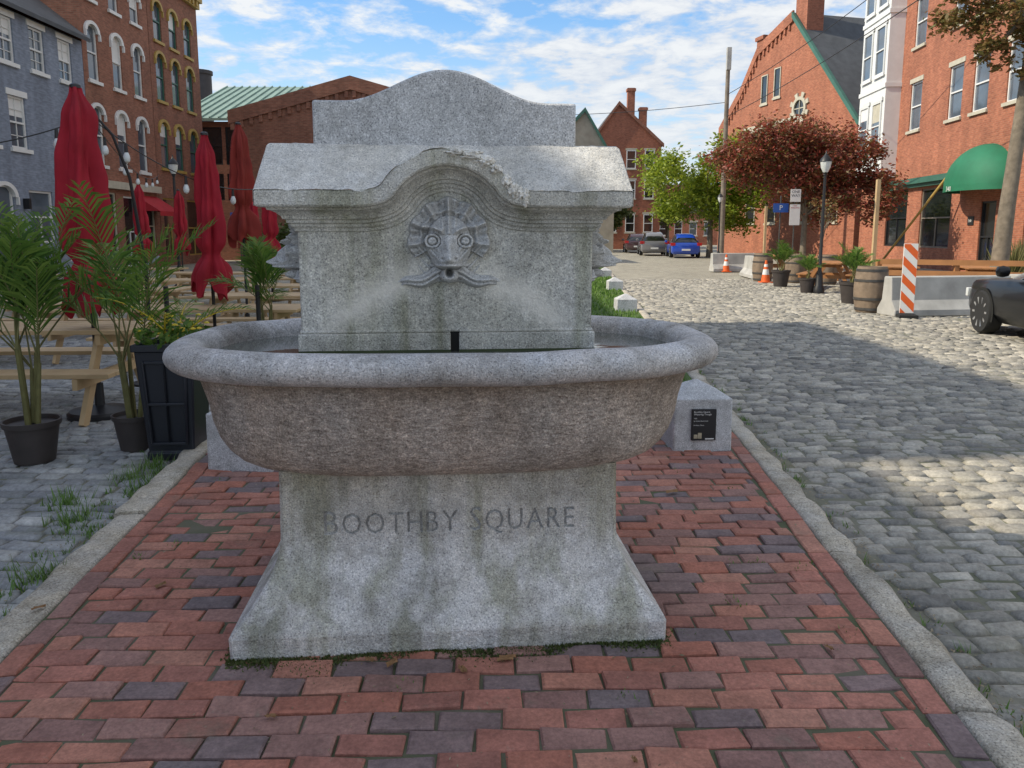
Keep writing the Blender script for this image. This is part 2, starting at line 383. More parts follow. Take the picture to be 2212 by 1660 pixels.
# lawn beyond bricks
mb=MB(); mb.add([(xL(5.75),5.75,-.01),(xR(5.75),5.75,-.01),(xR(34),34,-.01),(xL(34),34,-.01)],[(0,1,2,3)])
tag(mb.obj('lawn',None,LAWN),'narrow strip of lawn inside the kerbs','lawn','structure')
mb=MB()
for k in range(9000):
    y=U(5.9,33); x=U(xR(y)-2.2,xR(y)-.05); h=U(.03,.08); a=U(0,3.14); dx_,dy_=math.cos(a)*.006*(1+y*.12),math.sin(a)*.006*(1+y*.12)
    mb.add([(x-dx_,y-dy_,-.01),(x+dx_,y+dy_,-.01),(x+U(-.03,.03),y+U(-.03,.03),h)],[(0,1,2)])
tag(mb.obj('grass',None,GRASS,smooth=0),'short green grass in the island strip','grass','stuff')
# setts
def setts(name,x0f,x1f,ya,yb,label,tint,row=.105,ln=.165,gap=.016,skew=0,ch=.016,hv=.009):
    mb=MB(); y=ya; i=0
    while y<yb:
        x=x0f(y)+U(0,.12); xe=x1f(y)
        rr=row*U(.82,1.12)
        while x<xe:
            L=ln*U(.7,1.35); yy=y+rr/2+skew*x+.035*math.sin(x*.9+y*.13)+.012*math.sin(x*3.1+y)
            zz_=GZ+U(-hv,hv)+.012*noise.noise(Vector((x*.8,y*.8,2)))
            stone(mb,x+L/2,yy,L-gap,rr-gap*U(.7,1.3),zz_,ch,.045,skew+U(-.05,.05),0,.005,.45)
            x+=L
        y+=rr; i+=1
    mb.add([(x0f(ya),ya,GZ-.017),(x1f(ya),ya,GZ-.017),(x1f(yb),yb,GZ-.017),(x0f(yb),yb,GZ-.017)],[(0,1,2,3)],1)
    o=mb.obj(name,None,[tint,JOINT],smooth=75); tag(o,label,'street','structure')
setts('cobblestone_street',lambda y:xR(y)+.17,lambda y:min(2.6+y*.72,13),1.4,26,'granite sett street in straight courses',SET,skew=.02,hv=.010)
setts('cobblestone_square',lambda y:-1.7-y*.75,lambda y:xL(y)-.19,1.5,12,'worn blue grey granite setts of the square',SETL,.115,.19,.018,-.03,.012,.006)
# ------------------------------------------------------------ FOUNTAIN
F=thing('stone_watering_trough','large grey granite watering trough with carved fish spout on brick island','fountain',(-.268,3.22,0),rad(5))
def rr_(hx,hy,z,c=.012,yo=0):
    return [(-hx+c,-hy+yo,z),(hx-c,-hy+yo,z),(hx,-hy+c+yo,z),(hx,hy-c+yo,z),(hx-c,hy+yo,z),(-hx+c,hy+yo,z),(-hx,hy-c+yo,z),(-hx,-hy+c+yo,z)]
rings=[rr_(.79,.62,-.02),rr_(.792,.622,.075),rr_(.785,.615,.09)]
for k in range(1,15):
    t=k/14; s=1-(1-t)**1.9
    rings.append(rr_(.785-.151*s,.615-.165*s,.09+.29*t))
rings+= [rr_(.632,.448,.5),rr_(.631,.446,.632)]
mb=MB(); mb.loft(rings); ped=mb.obj('pedestal',F,GRP,smooth=0)
def textmesh(body,size,ext=.0,align='LEFT',res=2):
    cu=bpy.data.curves.new('t','FONT'); cu.body=body; cu.size=size; cu.extrude=ext; cu.resolution_u=res; cu.align_x=align
    o=bpy.data.objects.new('t',cu); COL.objects.link(o); bpy.context.view_layer.update()
    me=bpy.data.meshes.new_from_object(o.evaluated_get(bpy.context.evaluated_depsgraph_get())); bpy.data.objects.remove(o); return me
def text_part(body,size,parent,mt,loc,rot,align='LEFT',name='lettering'):
    me=textmesh(body,size,.0004,align); me.materials.clear(); me.materials.append(mt); return place(name,me,parent,loc=loc,rot=rot)
glyphs=[];x=0
for body,size in(("B",.128),("OOTHBY",.112),(" ",.1),("S",.128),("QUARE",.112)):
    for ch in body:
        if ch==" ": x+=.035; continue
        me=textmesh(ch,size,.012)
        xs=[v.co.x for v in me.vertices]; mn,mx=min(xs),max(xs)
        bm=bmesh.new(); bm.from_mesh(me); bmesh.ops.remove_doubles(bm,verts=bm.verts,dist=1e-5)
        for v in bm.verts: v.co.x+=x-mn
        me2=bpy.data.meshes.new('g'); bm.to_mesh(me2); bm.free(); glyphs.append(me2)
        x+=mx-mn+.0165; bpy.data.meshes.remove(me)
sc=.955/x
bm=bmesh.new()
for g_ in glyphs: bm.from_mesh(g_)
Mx=Matrix(((sc,0,0,-.955/2+.005),(0,0,-1,-.449),(0,1.06,0,.385),(0,0,0,1)))
bm.transform(Mx); bmesh.ops.recalc_face_normals(bm,faces=bm.faces)
me=bpy.data.meshes.new('carved_lettering'); bm.to_mesh(me); bm.free(); me.materials.clear(); me.materials.append(GCARV)
for p in me.polygons: p.material_index=0
cut=bpy.data.objects.new('cut',me); COL.objects.link(cut); cut.parent=F
bpy.context.view_layer.update()
bo=ped.modifiers.new('bo','BOOLEAN'); bo.operation='DIFFERENCE'; bo.object=cut; bo.solver='EXACT'; bo.use_self=True; bo.material_mode='TRANSFER'
bpy.context.view_layer.update()
nm=bpy.data.meshes.new_from_object(ped.evaluated_get(bpy.context.evaluated_depsgraph_get()))
deep=[v for v in nm.vertices if -.442<v.co.y<-.43 and .36<v.co.z<.52]
ped.modifiers.clear()
if len(deep)>40 and len(nm.polygons)>200:
    ped.data=nm; bpy.data.objects.remove(cut)
else:
    cut.name='carved_lettering'; cut.location=(0,.0105,0)
# trough
def se(a,b,z,n=2.7,cnt=120):
    r=[]
    for k in range(cnt):
        t=2*math.pi*k/cnt;c,s=math.cos(t),math.sin(t)
        r.append((a*abs(c)**(2/n)*(1 if c>=0 else -1),b*abs(s)**(2/n)*(1 if s>=0 else -1),z))
    return r
A,B=1.108,.70
prof=[(.46,.26,.605),(.425,.25,.606),(.37,.235,.614),(.32,.215,.628),(.275,.19,.65),(.235,.165,.685),(.20,.145,.73),(.172,.13,.785),(.15,.115,.85),(.132,.105,.91),(.118,.095,.955),(.110,.088,.975),(.09,.07,.978)]
rings=[]
for ix,iy,z in prof: rings.append(se(A-ix,B-iy,z,2.7+1.2*max(0,min(1,(.85-z)/.22))))
mb=MB(); mb.loft(rings)
tr=mb.obj('trough_body',F,GRT,smooth=60)
rp=[(.075-.075*math.cos(rad(a)),1.034+.058*math.sin(rad(a))) for a in range(-95,186,14)]
rp+= [(.158,1.0),(.165,.93),(.20,.86),(.3,.84)]
mb=MB()
rr2=[]
for i_,z in rp:
    rg=se(A-i_,B-i_,z,2.7); rr2.append([(px*(1+.004*noise.noise(Vector((px*3,py*3,z*4)))),py,pz+.005*noise.noise(Vector((px*4,py*4,z*3)))) for px,py,pz in rg])
mb.loft(rr2); mb.obj('rim',F,GRIM,smooth=60)
mb=MB(); r=se(A-.14,B-.14,1.020,2.7); mb.add(r,[tuple(range(len(r)))]); mb.obj('water',F,WATER)
mb=MB()
r1=se(A-.152,B-.152,1.016,2.7);r2=se(A-.146,B-.146,1.030,2.7);n_=len(r1)
mb.add(r1+r2,[(i,(i+1)%n_,n_+(i+1)%n_,n_+i) for i in range(n_)]); ALG=mat('algae',(.06,.08,.03),.8,.4,12,.2); mb.obj('algae_line',F,ALG)
# block
BWD=.588
mb=MB(); mb.box(-BWD,BWD,-.118,.38,1.10,1.655); mb.box(-.20,.20,-.117,.3,1.60,1.77)
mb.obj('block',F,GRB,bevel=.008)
mb=MB(); mb.box(-.60,.008,-.132,.40,.85,1.098); mb.box(.042,.60,-.132,.40,.85,1.098)
mb.box(-.594,.008,-.125,.39,1.0975,1.112);mb.box(.042,.594,-.125,.39,1.0975,1.112)
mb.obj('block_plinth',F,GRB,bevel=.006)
mb=MB(); mb.box(-.60,.008,-.1335,-.1325,1.012,1.030); mb.box(.042,.60,-.1335,-.1325,1.012,1.030); mb.obj('algae_stain',F,ALG)
mb=MB(); mb.box(.006,.044,-.110,.3,.9,1.105); mb.obj('drain_slot',F,DARK)
# arch path
CZ,RI=1.518,.238
XF=.355
path=[(-.5,1.6),(-.44,1.6),(-.40,1.6)]
a0=33
e0=(RI*math.cos(rad(180-a0)),CZ+RI*math.sin(rad(180-a0)))
P0=Vector((-XF,1.6));P3=Vector(e0);T3=Vector((math.sin(rad(a0)),math.cos(rad(a0)))) 
P1_=P0+Vector((.065,0));P2_=P3-T3*.045
fil=[]
for k in range(9):
    t=k/9; q=P0*(1-t)**3+P1_*3*t*(1-t)**2+P2_*3*t*t*(1-t)+P3*t**3; fil.append((q.x,q.y))
arcp=[]
for k in range(0,45):
    a=rad(180-a0-(180-2*a0)*k/44); arcp.append((RI*math.cos(a),CZ+RI*math.sin(a)))
path+=fil+arcp+[(-p[0],p[1]) for p in reversed(fil)]+[(.40,1.6),(.44,1.6),(.5,1.6)]
norm=[]
for i in range(len(path)):
    p=path[max(i-1,0)];q=path[min(i+1,len(path)-1)]
    d=Vector((q[0]-p[0],q[1]-p[1])).normalized(); norm.append((-d.y,d.x))
cprof=[(-.02,.062),(.124,.060),(.130,.052),(.130,.004),(.124,-.003),(.096,-.005),(.094,-.014),(.084,-.016),(.066,-.024),(.050,-.038),(.046,-.048),(.034,-.050),(.034,-.062),(.022,-.066),(.020,-.076),(.010,-.084),(.008,-.094),(-.004,-.096)]
yf,yb=-.118,.38
st=[]
st.append([(-BWD-o,yb+.05,1.6+d) for o,d in cprof])
st.append([(-BWD-o,yf-o,1.6+d) for o,d in cprof])
for (px,pz),(nx,nz) in zip(path,norm): st.append([(px+nx*d,yf-o,pz+nz*d) for o,d in cprof])
st.append([(BWD+o,yf-o,1.6+d) for o,d in cprof])
st.append([(BWD+o,yb+.05,1.6+d) for o,d in cprof])
mb=MB(); n=len(cprof)
vs=[p for s_ in st for p in s_]; fs=[]
for i in range(len(st)-1):
    for k in range(n-1): fs.append((i*n+k,i*n+k+1,(i+1)*n+k+1,(i+1)*n+k))
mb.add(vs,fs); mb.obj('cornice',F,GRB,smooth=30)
outer=[(px+nx*.060,pz+nz*.060) for (px,pz),(nx,nz) in zip(path,norm)]
def zarch(x):
    best=1.660
    for (a,b_),(c_,d_) in zip(outer,outer[1:]):
        if a<=x<=c_ and c_>a: best=max(best,b_+(d_-b_)*(x-a)/(c_-a))
    return best
YFR=-.249
def slopez(y):
    if y<-.02: return 1.658+(1.855-1.658)*(y-YFR)/(-.02-YFR)
    if y<.3: return 1.855
    return 1.855-(y-.3)*.7
mb=MB(); xs=[-.721,-.714]+[-.65+.01*k for k in range(131)]+[.714,.721]; ys=[YFR,-.240]+[-.225+.018*k for k in range(12)]+[.0,.3,.43,.432]
vs=[];fs=[]
for x in xs:
    for y in ys:
        z=max(slopez(y),zarch(x))
        if abs(x)>.716: z-=.006
        z+=.005*noise.noise(Vector((x*9,y*9,0)))+.003*noise.noise(Vector((x*40,y*40,0)))
        for cx,cy,rx,ry,dp in((.09,YFR,.10,.07,.022),(.255,YFR,.05,.10,.03),(-.14,YFR,.05,.04,.012),(-.33,YFR,.03,.03,.008),(.5,YFR,.04,.02,.006),(-.6,YFR,.03,.02,.006)):
            q=((x-cx)/rx)**2+((y-cy)/ry)**2
            if q<1: z-=dp*(1-q)*(1+.9*noise.noise(Vector((x*40,y*40,3))))
        vs.append((x*(1-.06*max(0,y-YFR)),y,z))
nx_,ny_=len(xs),len(ys)
for i in range(nx_-1):
    for j in range(ny_-1): fs.append((i*ny_+j,(i+1)*ny_+j,(i+1)*ny_+j+1,i*ny_+j+1))
for (ii) in (0,nx_-1):
    base=len(vs)
    for j in range(ny_): vs.append((vs[ii*ny_+j][0],ys[j],1.60))
    for j in range(ny_-1): fs.append((ii*ny_+j,ii*ny_+j+1,base+j+1,base+j))
mb.add(vs,fs); mb.obj('sloped_capstone',F,GRR,smooth=35)
mb=MB()
def lump(c,r,seed):
    vs=[];fs=[];n1_,n2_=30,20
    for i in range(n2_+1):
        ph=math.pi*i/n2_
        for k in range(n1_):
            t=2*math.pi*k/n1_; d=Vector((math.sin(ph)*math.cos(t),math.sin(ph)*math.sin(t),math.cos(ph)))
            f=1+.5*noise.noise(d*2.2+Vector((seed,0,0)))+.3*noise.noise(d*6+Vector((seed,1,0)))
            vs.append((c[0]+d.x*r[0]*f,c[1]+d.y*r[1]*f,c[2]+d.z*r[2]*f))
    for i in range(n2_):
        for k in range(n1_): fs.append((i*n1_+k,i*n1_+(k+1)%n1_,(i+1)*n1_+(k+1)%n1_,(i+1)*n1_+k))
    mb.add(vs,fs)
for t_,rx_,rz_,sd_ in((.04,.045,.014,1),(.09,.05,.020,2),(.14,.04,.024,3),(.185,.024,.020,4)):
    lump((t_,-.228,zarch(t_)-.014),(rx_,.036,rz_),sd_)
for t_,rx_,rz_,sd_ in((.225,.020,.024,5),(.25,.020,.028,7),(.275,.018,.028,9),(.300,.015,.024,12)):
    lump((t_,-.242,zarch(t_)-.020),(rx_,.020,rz_),sd_)
lump((.30,-.246,1.618),(.012,.010,.020),15)
mb.obj('broken_edge',F,GRL,'pale freshly broken stone on the arch edge',smooth=18)
# slab
mb=MB(); HW=.530; poly=[]
for k in range(61):
    x=-HW+2*HW*k/60; t=abs(x)/.41; z=2.022+(.125*.5*(1+math.cos(math.pi*t)) if t<1 else 0)
    poly.append((x,z))
poly=([(-HW,1.84)]+poly+[(HW,1.84)])[::-1]
mb.prism(poly,-.02,.27); mb.obj('crest_slab',F,GR,bevel=.009,smooth=30)
# fish relief
def sm(a,b,x):
    t=min(1,max(0,(x-a)/(b-a))); return t*t*(3-2*t)
def fish(x,z):
    h=0; r=math.hypot(x,z); th=math.atan2(x,z); ax=abs(x)
    w_=th*5.5; lob=abs(math.cos(w_))
    Re=.153+.011*lob-.004*abs(math.sin(th*2))
    if abs(th)<rad(118) and r<Re:
        e=sm(0,.009,Re-r)
        # webbed fin: thin raised ribs with hollow webs between, rising outward
        web=.5+.5*math.cos(2*w_)
        h=e*(.018+.020*sm(.06,.15,r)+.016*(web**3)*sm(.05,.10,r)+.005*math.cos(2*w_*3)*sm(.1,.14,r))
        h-=e*.010*(1-web)*sm(.08,.12,r)*sm(.155,.13,r)
    h+=.010*math.exp(-((r-.104-.006*lob)/.006)**2)*(1 if abs(th)<rad(100) else 0)
    q=(x/.086)**2+((z+.015)/.105)**2
    if q<1: h=max(h,.028+.050*math.sqrt(1-q))
    if z>.02: h+=.013*math.exp(-(x/.006)**2)*sm(.15,.09,r)+.007*math.exp(-((ax-.020-.1*(z-.02))/.005)**2)*sm(.14,.08,r)+.006*math.exp(-((ax-.045-.25*(z-.02))/.005)**2)*sm(.13,.08,r)
    bx=ax-.018
    if bx>0: h+=.028*math.exp(-((z-.026-bx*.60+bx*bx*4)/.009)**2)*sm(.10,.065,bx)*sm(0,.012,bx)
    ex,ez=ax-.062,z+.006; er=math.hypot(ex,ez*1.1)
    if er<.032:
        dome=.056+.016*math.sqrt(max(0,1-(er/.032)**2))
        h=max(h*.55,dome)+.006*math.exp(-((er-.027)/.004)**2)-.010*math.exp(-((er-.018)/.0035)**2)-.003*math.exp(-(er/.005)**2)
    h+=.034*math.exp(-(x/.020)**2)*sm(.03,-.03,z)*sm(-.11,-.06,z)
    h+=.058*math.exp(-(x/.044)**4-((z+.080)/.026)**2)
    h-=.018*math.exp(-((ax-.024)/.006)**2-((z+.072)/.006)**2)
    h+=.034*math.exp(-(x/.066)**4-((z+.100)/.008)**2)
    q=(x/.036)**2+((z+.137)/.030)**2
    if q<1: h=max(h,.035+.055*math.sqrt(1-q))
    d=math.hypot(x,(z+.126)*.9); 
    if d<.02: h=min(h,.10)-.075*math.exp(-(d/.0135)**4)
    if .02<ax<.13 and -.13<z<-.02: h+=.008*max(0,math.sin((ax*1.1-z)*170))*sm(.03,.05,ax)*sm(.13,.11,ax)
    zc=-.130-.034*sm(.02,.15,ax)+.006*math.sin(ax*50)
    if .015<ax<.198:
        tk=.044*(1-.72*ax/.198)
        e=1-((z-zc)/tk)**2
        if e>0: h=max(h,.034*math.sqrt(e)*sm(.2,.15,ax)+.005*math.sin((z-zc)*300)*e)
    h+=.0025*noise.noise(Vector((x*60,z*60,1)))*(1 if h>.005 else 0)
    return h
n=180
mb=MB(); idx={}
x0,x1,z0,z1=-.205,.205,-.19,.175
pts=[[(x0+(x1-x0)*i/n,z0+(z1-z0)*j/n) for j in range(n+1)] for i in range(n+1)]
H=[[fish(*pts[i][j]) for j in range(n+1)] for i in range(n+1)]
vs=[];fs=[]
for i in range(n):
    for j in range(n):
        q=[(i,j),(i+1,j),(i+1,j+1),(i,j+1)]
        if max(H[a][b_] for a,b_ in q)>.0035:
            f=[]
            for a,b_ in q:
                if (a,b_) not in idx: idx[(a,b_)]=len(vs); vs.append((pts[a][b_][0],-H[a][b_],pts[a][b_][1]))
                f.append(idx[(a,b_)])
            fs.append(tuple(f))
mb.add(vs,fs); fme=mb.mesh('fish_head_spout',GRF,smooth=80)
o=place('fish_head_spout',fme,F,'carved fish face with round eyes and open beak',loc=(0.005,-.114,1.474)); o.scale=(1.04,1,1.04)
a=place('fish_head_spout',fme,F,loc=(-BWD+.002,.10,1.435),rot=(0,0,rad(-90))); a.scale=(.8,1.15,.78)
a=place('fish_head_spout',fme,F,loc=(BWD-.002,.10,1.435),rot=(0,0,rad(90))); a.scale=(.8,1.15,.78)
# ------------------------------------------------------------ granite bollards
def post(loc,rz,label,wd=.215,h=.36):
    e=thing('granite_bollard',label,'bollard',loc,rz,'low granite posts along the kerb')
    mb=MB(); mb.loft([rr_(wd,wd,-.1,.01),rr_(wd*.985,wd*.985,h,.01),rr_(.02,.02,h+.10,.005)]); mb.obj('post',e,GR,smooth=20,bevel=.006); return e
P1=post((1.315,5.40,0),rad(3),'low granite post with pyramid top carrying a black plaque',.208)
mb=MB(); mb.box(-.085,.085,-.228,-.208,.075,.295); pl=mb.obj('plaque',P1,BLK,'black plaque with white lettering',bevel=.003)
for body,sz,zz_ in(("Boothby Square\nWatering Trough",.0175,.272),("1902",.012,.228),("by Unidentified Artist",.0115,.210),("Portland, Maine",.0115,.180)):
    text_part(body,sz,pl,REFW,(-.074,-.2295,zz_),(rad(90),0,0))
TAN=mat('plaque_tan',(.55,.48,.33),.6,.5,120,0)
mb=MB(); mb.box(-.07,-.045,-.2296,-.2282,.090,.118);mb.box(-.042,-.015,-.2296,-.2282,.090,.130); mb.obj('emblem',pl,TAN)
mb=MB(); mb.box(.01,.07,-.2296,-.2282,.083,.091); mb.obj('printed_bar',pl,REFW)
for px,py in((2.22,15.0),(2.75,20.6),(3.2,26.5)): post((px,py,0),rad(2),'low granite post with pyramid top beside lawn',.20,.22)
post((-1.72,4.95,0),rad(-4),'low granite post behind the trough')
post((.98,5.9,0),rad(4),'low granite post behind the trough',.15)
# ------------------------------------------------------------ umbrellas
def umbrella(loc,ztop,zbot,wmax,cm,label,wsk=.33,flare=1.0,lean=0):
    e=thing('patio_umbrella',label,'umbrella',(loc[0],loc[1],GZ),U(0,3),'closed red patio umbrellas')
    mb=MB(); L=ztop-zbot; pr=[]; n=40
    for i in range(n+1):
        t=i/n
        r=wmax*(.22+.50*sm(0,.14,t)+.28*sm(.1,.6,t))*(1-.42*math.exp(-((t-(1-wsk))/.045)**2))
        if t>1-wsk: r*=1+(flare-1)*sm(1-wsk,1-wsk*.3,t)
        pr.append((r,-t*L))
    vs=[];fs=[];m=84; sd_=U(0,50)
    for i,(r,z) in enumerate(pr):
        t=i/n
        for k in range(m):
            a=2*math.pi*k/m; f=1+(.18+.14*t)*math.cos(5*a+t*2.2+.8*math.sin(3*t+sd_))+.28*noise.noise(Vector((math.cos(a)*1.6,math.sin(a)*1.6,t*6+sd_)))
            f+=.09*math.cos(11*a+5*t)+.12*noise.noise(Vector((math.cos(a)*4,math.sin(a)*4,t*13+sd_)))
            hem=(.09*math.cos(4*a+sd_)+.04*math.cos(9*a)) if t>.9 else 0
            vs.append((r*f*math.cos(a)+.03*math.sin(t*5+sd_)*t,r*f*math.sin(a),ztop-GZ+z+hem*sm(.9,1,t)))
    for i in range(n):
        for k in range(m): fs.append((i*m+(k+1)%m,i*m+k,(i+1)*m+k,(i+1)*m+(k+1)%m))
    fs.append(tuple(range(m)));mb.add(vs,fs); mb.obj('canopy',e,cm,smooth=80)
    mb=MB(); mb.lathe([(.0,0),(.045,0),(.042,.025),(.02,.04)],12,c=(0,0,ztop-GZ-.005)); mb.obj('finial',e,BLK)
    mb=MB(); mb.tube([(0,0,.03),(0,0,ztop-GZ-.02)],.02,10); mb.obj('pole',e,BLK)
    mb=MB(); mb.lathe([(.26,0),(.26,.03),(.24,.05),(.08,.075),(.04,.09),(.035,.28),(.0,.28)],28); mb.obj('base',e,BLK)
    return e
umbrella((-3.56,6.5),2.67,.90,.165,RED,'closed crimson patio umbrella on black pole beside benches',.2,1.15)
umbrella((-3.62,9.3),2.64,.80,.14,RED,'closed crimson patio umbrella tied near its hem',.24,1.35)
umbrella((-4.22,12.2),3.15,1.35,.15,RED2,'closed rust red patio umbrella',.3,1.25)
for x,y,zt in((-10.6,20,2.8),(-9.3,19.5,2.7),(-9.6,22.5,2.7),(-5.6,18,2.7),(-8.6,26,2.7)):
    umbrella((x,y),zt,zt-1.75,.15,RED,'closed crimson patio umbrella in the crowded patio',.25,1.2)
# ------------------------------------------------------------ picnic tables
def picnic(loc,rz,label,L=1.9,mt=PINE):
    e=thing('picnic_table',label,'table',loc,rz,'wooden picnic tables')
    mb=MB()
    for k in range(5): mb.box(-L/2,L/2,-.36+k*.146,-.36+k*.146+.138,.72,.757)
    mb.obj('table_top',e,mt,bevel=.004)
    for s in(-1,1):
        mb=MB()
        for k in range(2): mb.box(-L/2,L/2,s*.62-.13+k*.135,s*.62-.13+k*.135+.128,.42,.457)
        mb.obj('bench',e,mt,bevel=.004)
    for s in(-1,1):
        x=s*(L/2-.3); mb=MB()
        mb.beam((x,-.6,0),(x,-.22,.71),.04,.09);mb.beam((x,.6,0),(x,.22,.71),.04,.09)
        mb.box(x+.021,x+.06,-.76,.76,.33,.418);mb.box(x+.021,x+.06,-.35,.35,.63,.718); mb.obj('leg',e,mt)
    return e
T=picnic((-4.4,6.65,GZ),rad(2),'pale pine picnic table beside potted palms',2.4)
tl='pale pine picnic table on the setts'
for x,y,r_ in((-3.55,9.0,0),(-3.35,10.9,1),(-3.5,12.9,-1),(-3.4,15,0),(-3.2,17.4,2),(-6.3,9.6,1),(-6.2,12,0),(-6.1,14.4,1),(-6.4,17,0),(-9,13,0),(-9,16,1),(-9.2,19,0),(-6,20.5,0),(-3.2,20.5,0)):
    dup(T,(x,y,GZ),rad(r_),tl,.92)
# ------------------------------------------------------------ palms
def frond(mb,base,az,el,L,droop,nl=24,lw=.0115,ll=.33):
    pts=[];d=Vector((math.cos(az)*math.cos(el),math.sin(az)*math.cos(el),math.sin(el))); p=Vector(base); n=14
    for i in range(n+1):
        pts.append(p.copy()); p+=d*(L/n); d=(d+Vector((0,0,-droop/n))).normalized()
    mb.tube(pts,[.007*(1-.75*i/n) for i in range(n+1)],4,1)
    for i in range(nl):
        t=.28+.72*(i+.5)/nl; f=t*n; k=min(int(f),n-1); q=pts[k].lerp(pts[k+1],f-k); dd=(pts[k+1]-pts[k]).normalized()
        side=dd.cross(Vector((0,0,1))).normalized(); upv=side.cross(dd)
        ln=ll*math.sin(math.pi*min(1,(t*.85+.12)))**.7*U(.8,1.15)
        for s in(-1,1):
            dr=(side*s*U(.5,.8)+dd*.8+upv*U(.1,.5)).normalized(); m1=q+dr*ln*.5; dr2=(dr+Vector((0,0,-U(.2,.7)))).normalized(); e2=m1+dr2*ln*.5
            wv=(dd*lw)
            mb.add([q-wv*.5,q+wv*.5,m1+wv,m1-wv,e2],[(0,1,2,3),(3,2,4)],0)
def potted_palm(loc,label,potr=.165,poth=.27,hstem=.35,L=1.0,nf=13,sc=1,rz=None,els=(50,86)):
    e=thing('potted_palm',label,'plant',loc,U(0,6) if rz is None else rz,'potted areca palms',sc)
    mb=MB(); mb.lathe([(potr*.72,0),(potr*.95,poth*.86),(potr*1.02,poth*.87),(potr*1.05,poth),(potr*.97,poth),(potr*.95,poth-.03),(.0,poth-.035)],32); mb.obj('pot',e,POT)
    mb=MB(); tops=[]
    for k in range(5):
        a=U(0,6.28); x,y=.035*math.cos(a),.035*math.sin(a); hh=hstem*U(.7,1.15); p1=(x,y,poth-.03); p2=(x*2.2,y*2.2,poth+hh)
        mb.tube([p1,((p1[0]+p2[0])/2,(p1[1]+p2[1])/2,poth+hh/2),p2],[.02,.016,.012],7); tops.append(p2)
    mb.obj('stem',e,PSTEM)
    mb=MB()
    for k in range(nf):
        tp=tops[k%5]; az=k*2.4+U(-.3,.3); el=rad(U(*els)) ; frond(mb,tp,az,el,L*U(.7,1.12),U(.6,1.5))
    mb.obj('fronds',e,[PALM,PSTEM],smooth=0)
    return e
potted_palm((-3.30,5.15,GZ),'bushy areca palm in brown plastic pot on setts',.175,.29,.45,1.05,14,els=(56,88))
potted_palm((-2.74,5.45,GZ),'slim areca palm in brown plastic pot on setts',.15,.26,.42,1.08,8,els=(60,88))
potted_palm((-2.75,8.6,GZ),'areca palm behind the trough',.2,.35,.4,.85,8)
potted_palm((-6.4,7.2,GZ),'areca palm by the tables',.2,.35,.5,1.1,10)
PP=potted_palm((7.55,17.1,GZ),'small palm in dark round pot beside wooden barrels',.26,.48,.1,.75,12)
dup(PP,(7.75,20.2,GZ),1.0,'small palm in dark round pot at lamp post',.8); dup(PP,(7.85,22.5,GZ),2.2,'palm in dark pot beside orange cone',1.0)
# tall planter
e=thing('square_planter','tall square navy black planter with yellow flowers','planter',(-2.37,5.32,GZ),rad(4))
mb=MB(); mb.loft([rr_(.165,.165,0,.01),rr_(.165,.165,.05,.01),rr_(.155,.155,.06,.01),rr_(.195,.195,.76,.01),rr_(.212,.212,.765,.01),rr_(.212,.212,.81,.01),rr_(.19,.19,.81,.01),rr_(.185,.185,.77,.01)])
for s in(-1,1):
    mb.beam((s*.115,-.178,.12),(s*.14,-.199,.7),.02,.012); mb.beam((s*.0,-.178,.12),(s*.0,-.199,.7),.012,.012)
mb.beam((-.12,-.180,.12),(.12,-.180,.12),.012,.02); mb.beam((-.13,-.199,.69),(.13,-.199,.69),.012,.02);mb.beam((-.13,-.189,.40),(.13,-.189,.40),.012,.02)
mb.obj('planter_box',e,BLKP,bevel=.004)
mb=MB()
for k in range(480):
    a=U(0,6.28);r=.25*math.sqrt(R.random()); z=.80+U(0,.2)*(1.1-r*2.5); x,y=r*math.cos(a),r*math.sin(a); s=U(.015,.035); dv=Vector((U(-1,1),U(-1,1),U(-.3,1))).normalized()*s; b2=dv.cross(Vector((U(-1,1),U(-1,1),U(-1,1)))).normalized()*s*.5
    p=Vector((x,y,z)); mb.add([p-dv,p+b2,p+dv,p-b2],[(0,1,2,3)],0)
for k in range(30):
    a=U(0,6.28);r=.24*math.sqrt(R.random()); mb.lathe([(.0,0),(.02,.004),(.018,.012),(.0,.018)],7,1,(r*math.cos(a),r*math.sin(a),.9+U(-.03,.09)))
for k in range(4): frond(mb,(U(-.05,.05),U(-.05,.05),.8),k*1.7,rad(U(50,75)),.6,1.2,16,.008,.2)
mb.obj('flowering_foliage',e,[PALM,FLOW],smooth=0)
# string lights, poles, rope
e=thing('string_light_pole','thin curved black pole holding string lights','pole',(-3.75,7.9,GZ),0)
mb=MB(); mb.tube([(0,0,0),(0,0,1.2),(-.05,-.1,2.1),(-.14,-.2,2.5),(-.25,-.3,2.68),(-.42,-.35,2.66)],[.022,.02,.016,.014,.012,.010],8); mb.obj('pole',e,BLK)
mb=MB(); mb.lathe([(.2,0),(.2,.02),(.03,.05)],20); mb.obj('base',e,BLK)
def string(p0,p1,sag,nb,label):
    e=thing('string_lights',label,'string lights',p0,0,'strings of bulbs over the patio')
    p0=Vector(p0);p1=Vector(p1);pts=[]
    for i in range(21):
        t=i/20; q=p0.lerp(p1,t)-p0; q.z-=sag*4*t*(1-t); pts.append(q)
    mb=MB(); mb.tube(pts,.006,5); mb.obj('cable',e,BLK)
    for k in range(nb):
        t=(k+.5)/nb; q=p0.lerp(p1,t)-p0; q.z-=sag*4*t*(1-t)
        mb=MB(); mb.tube([q,q-Vector((0,0,.09))],[.014,.02],8,0); mb.lathe([(.018,-.09),(.03,-.12),(.036,-.15),(.028,-.18),(.006,-.195)],10,1,tuple(q)); mb.obj('bulb',e,[BLK,BULB])
string((-5.2,6.2,2.15),(-4.05,7.6,2.6),.12,3,'sagging black cable with clear bulbs')
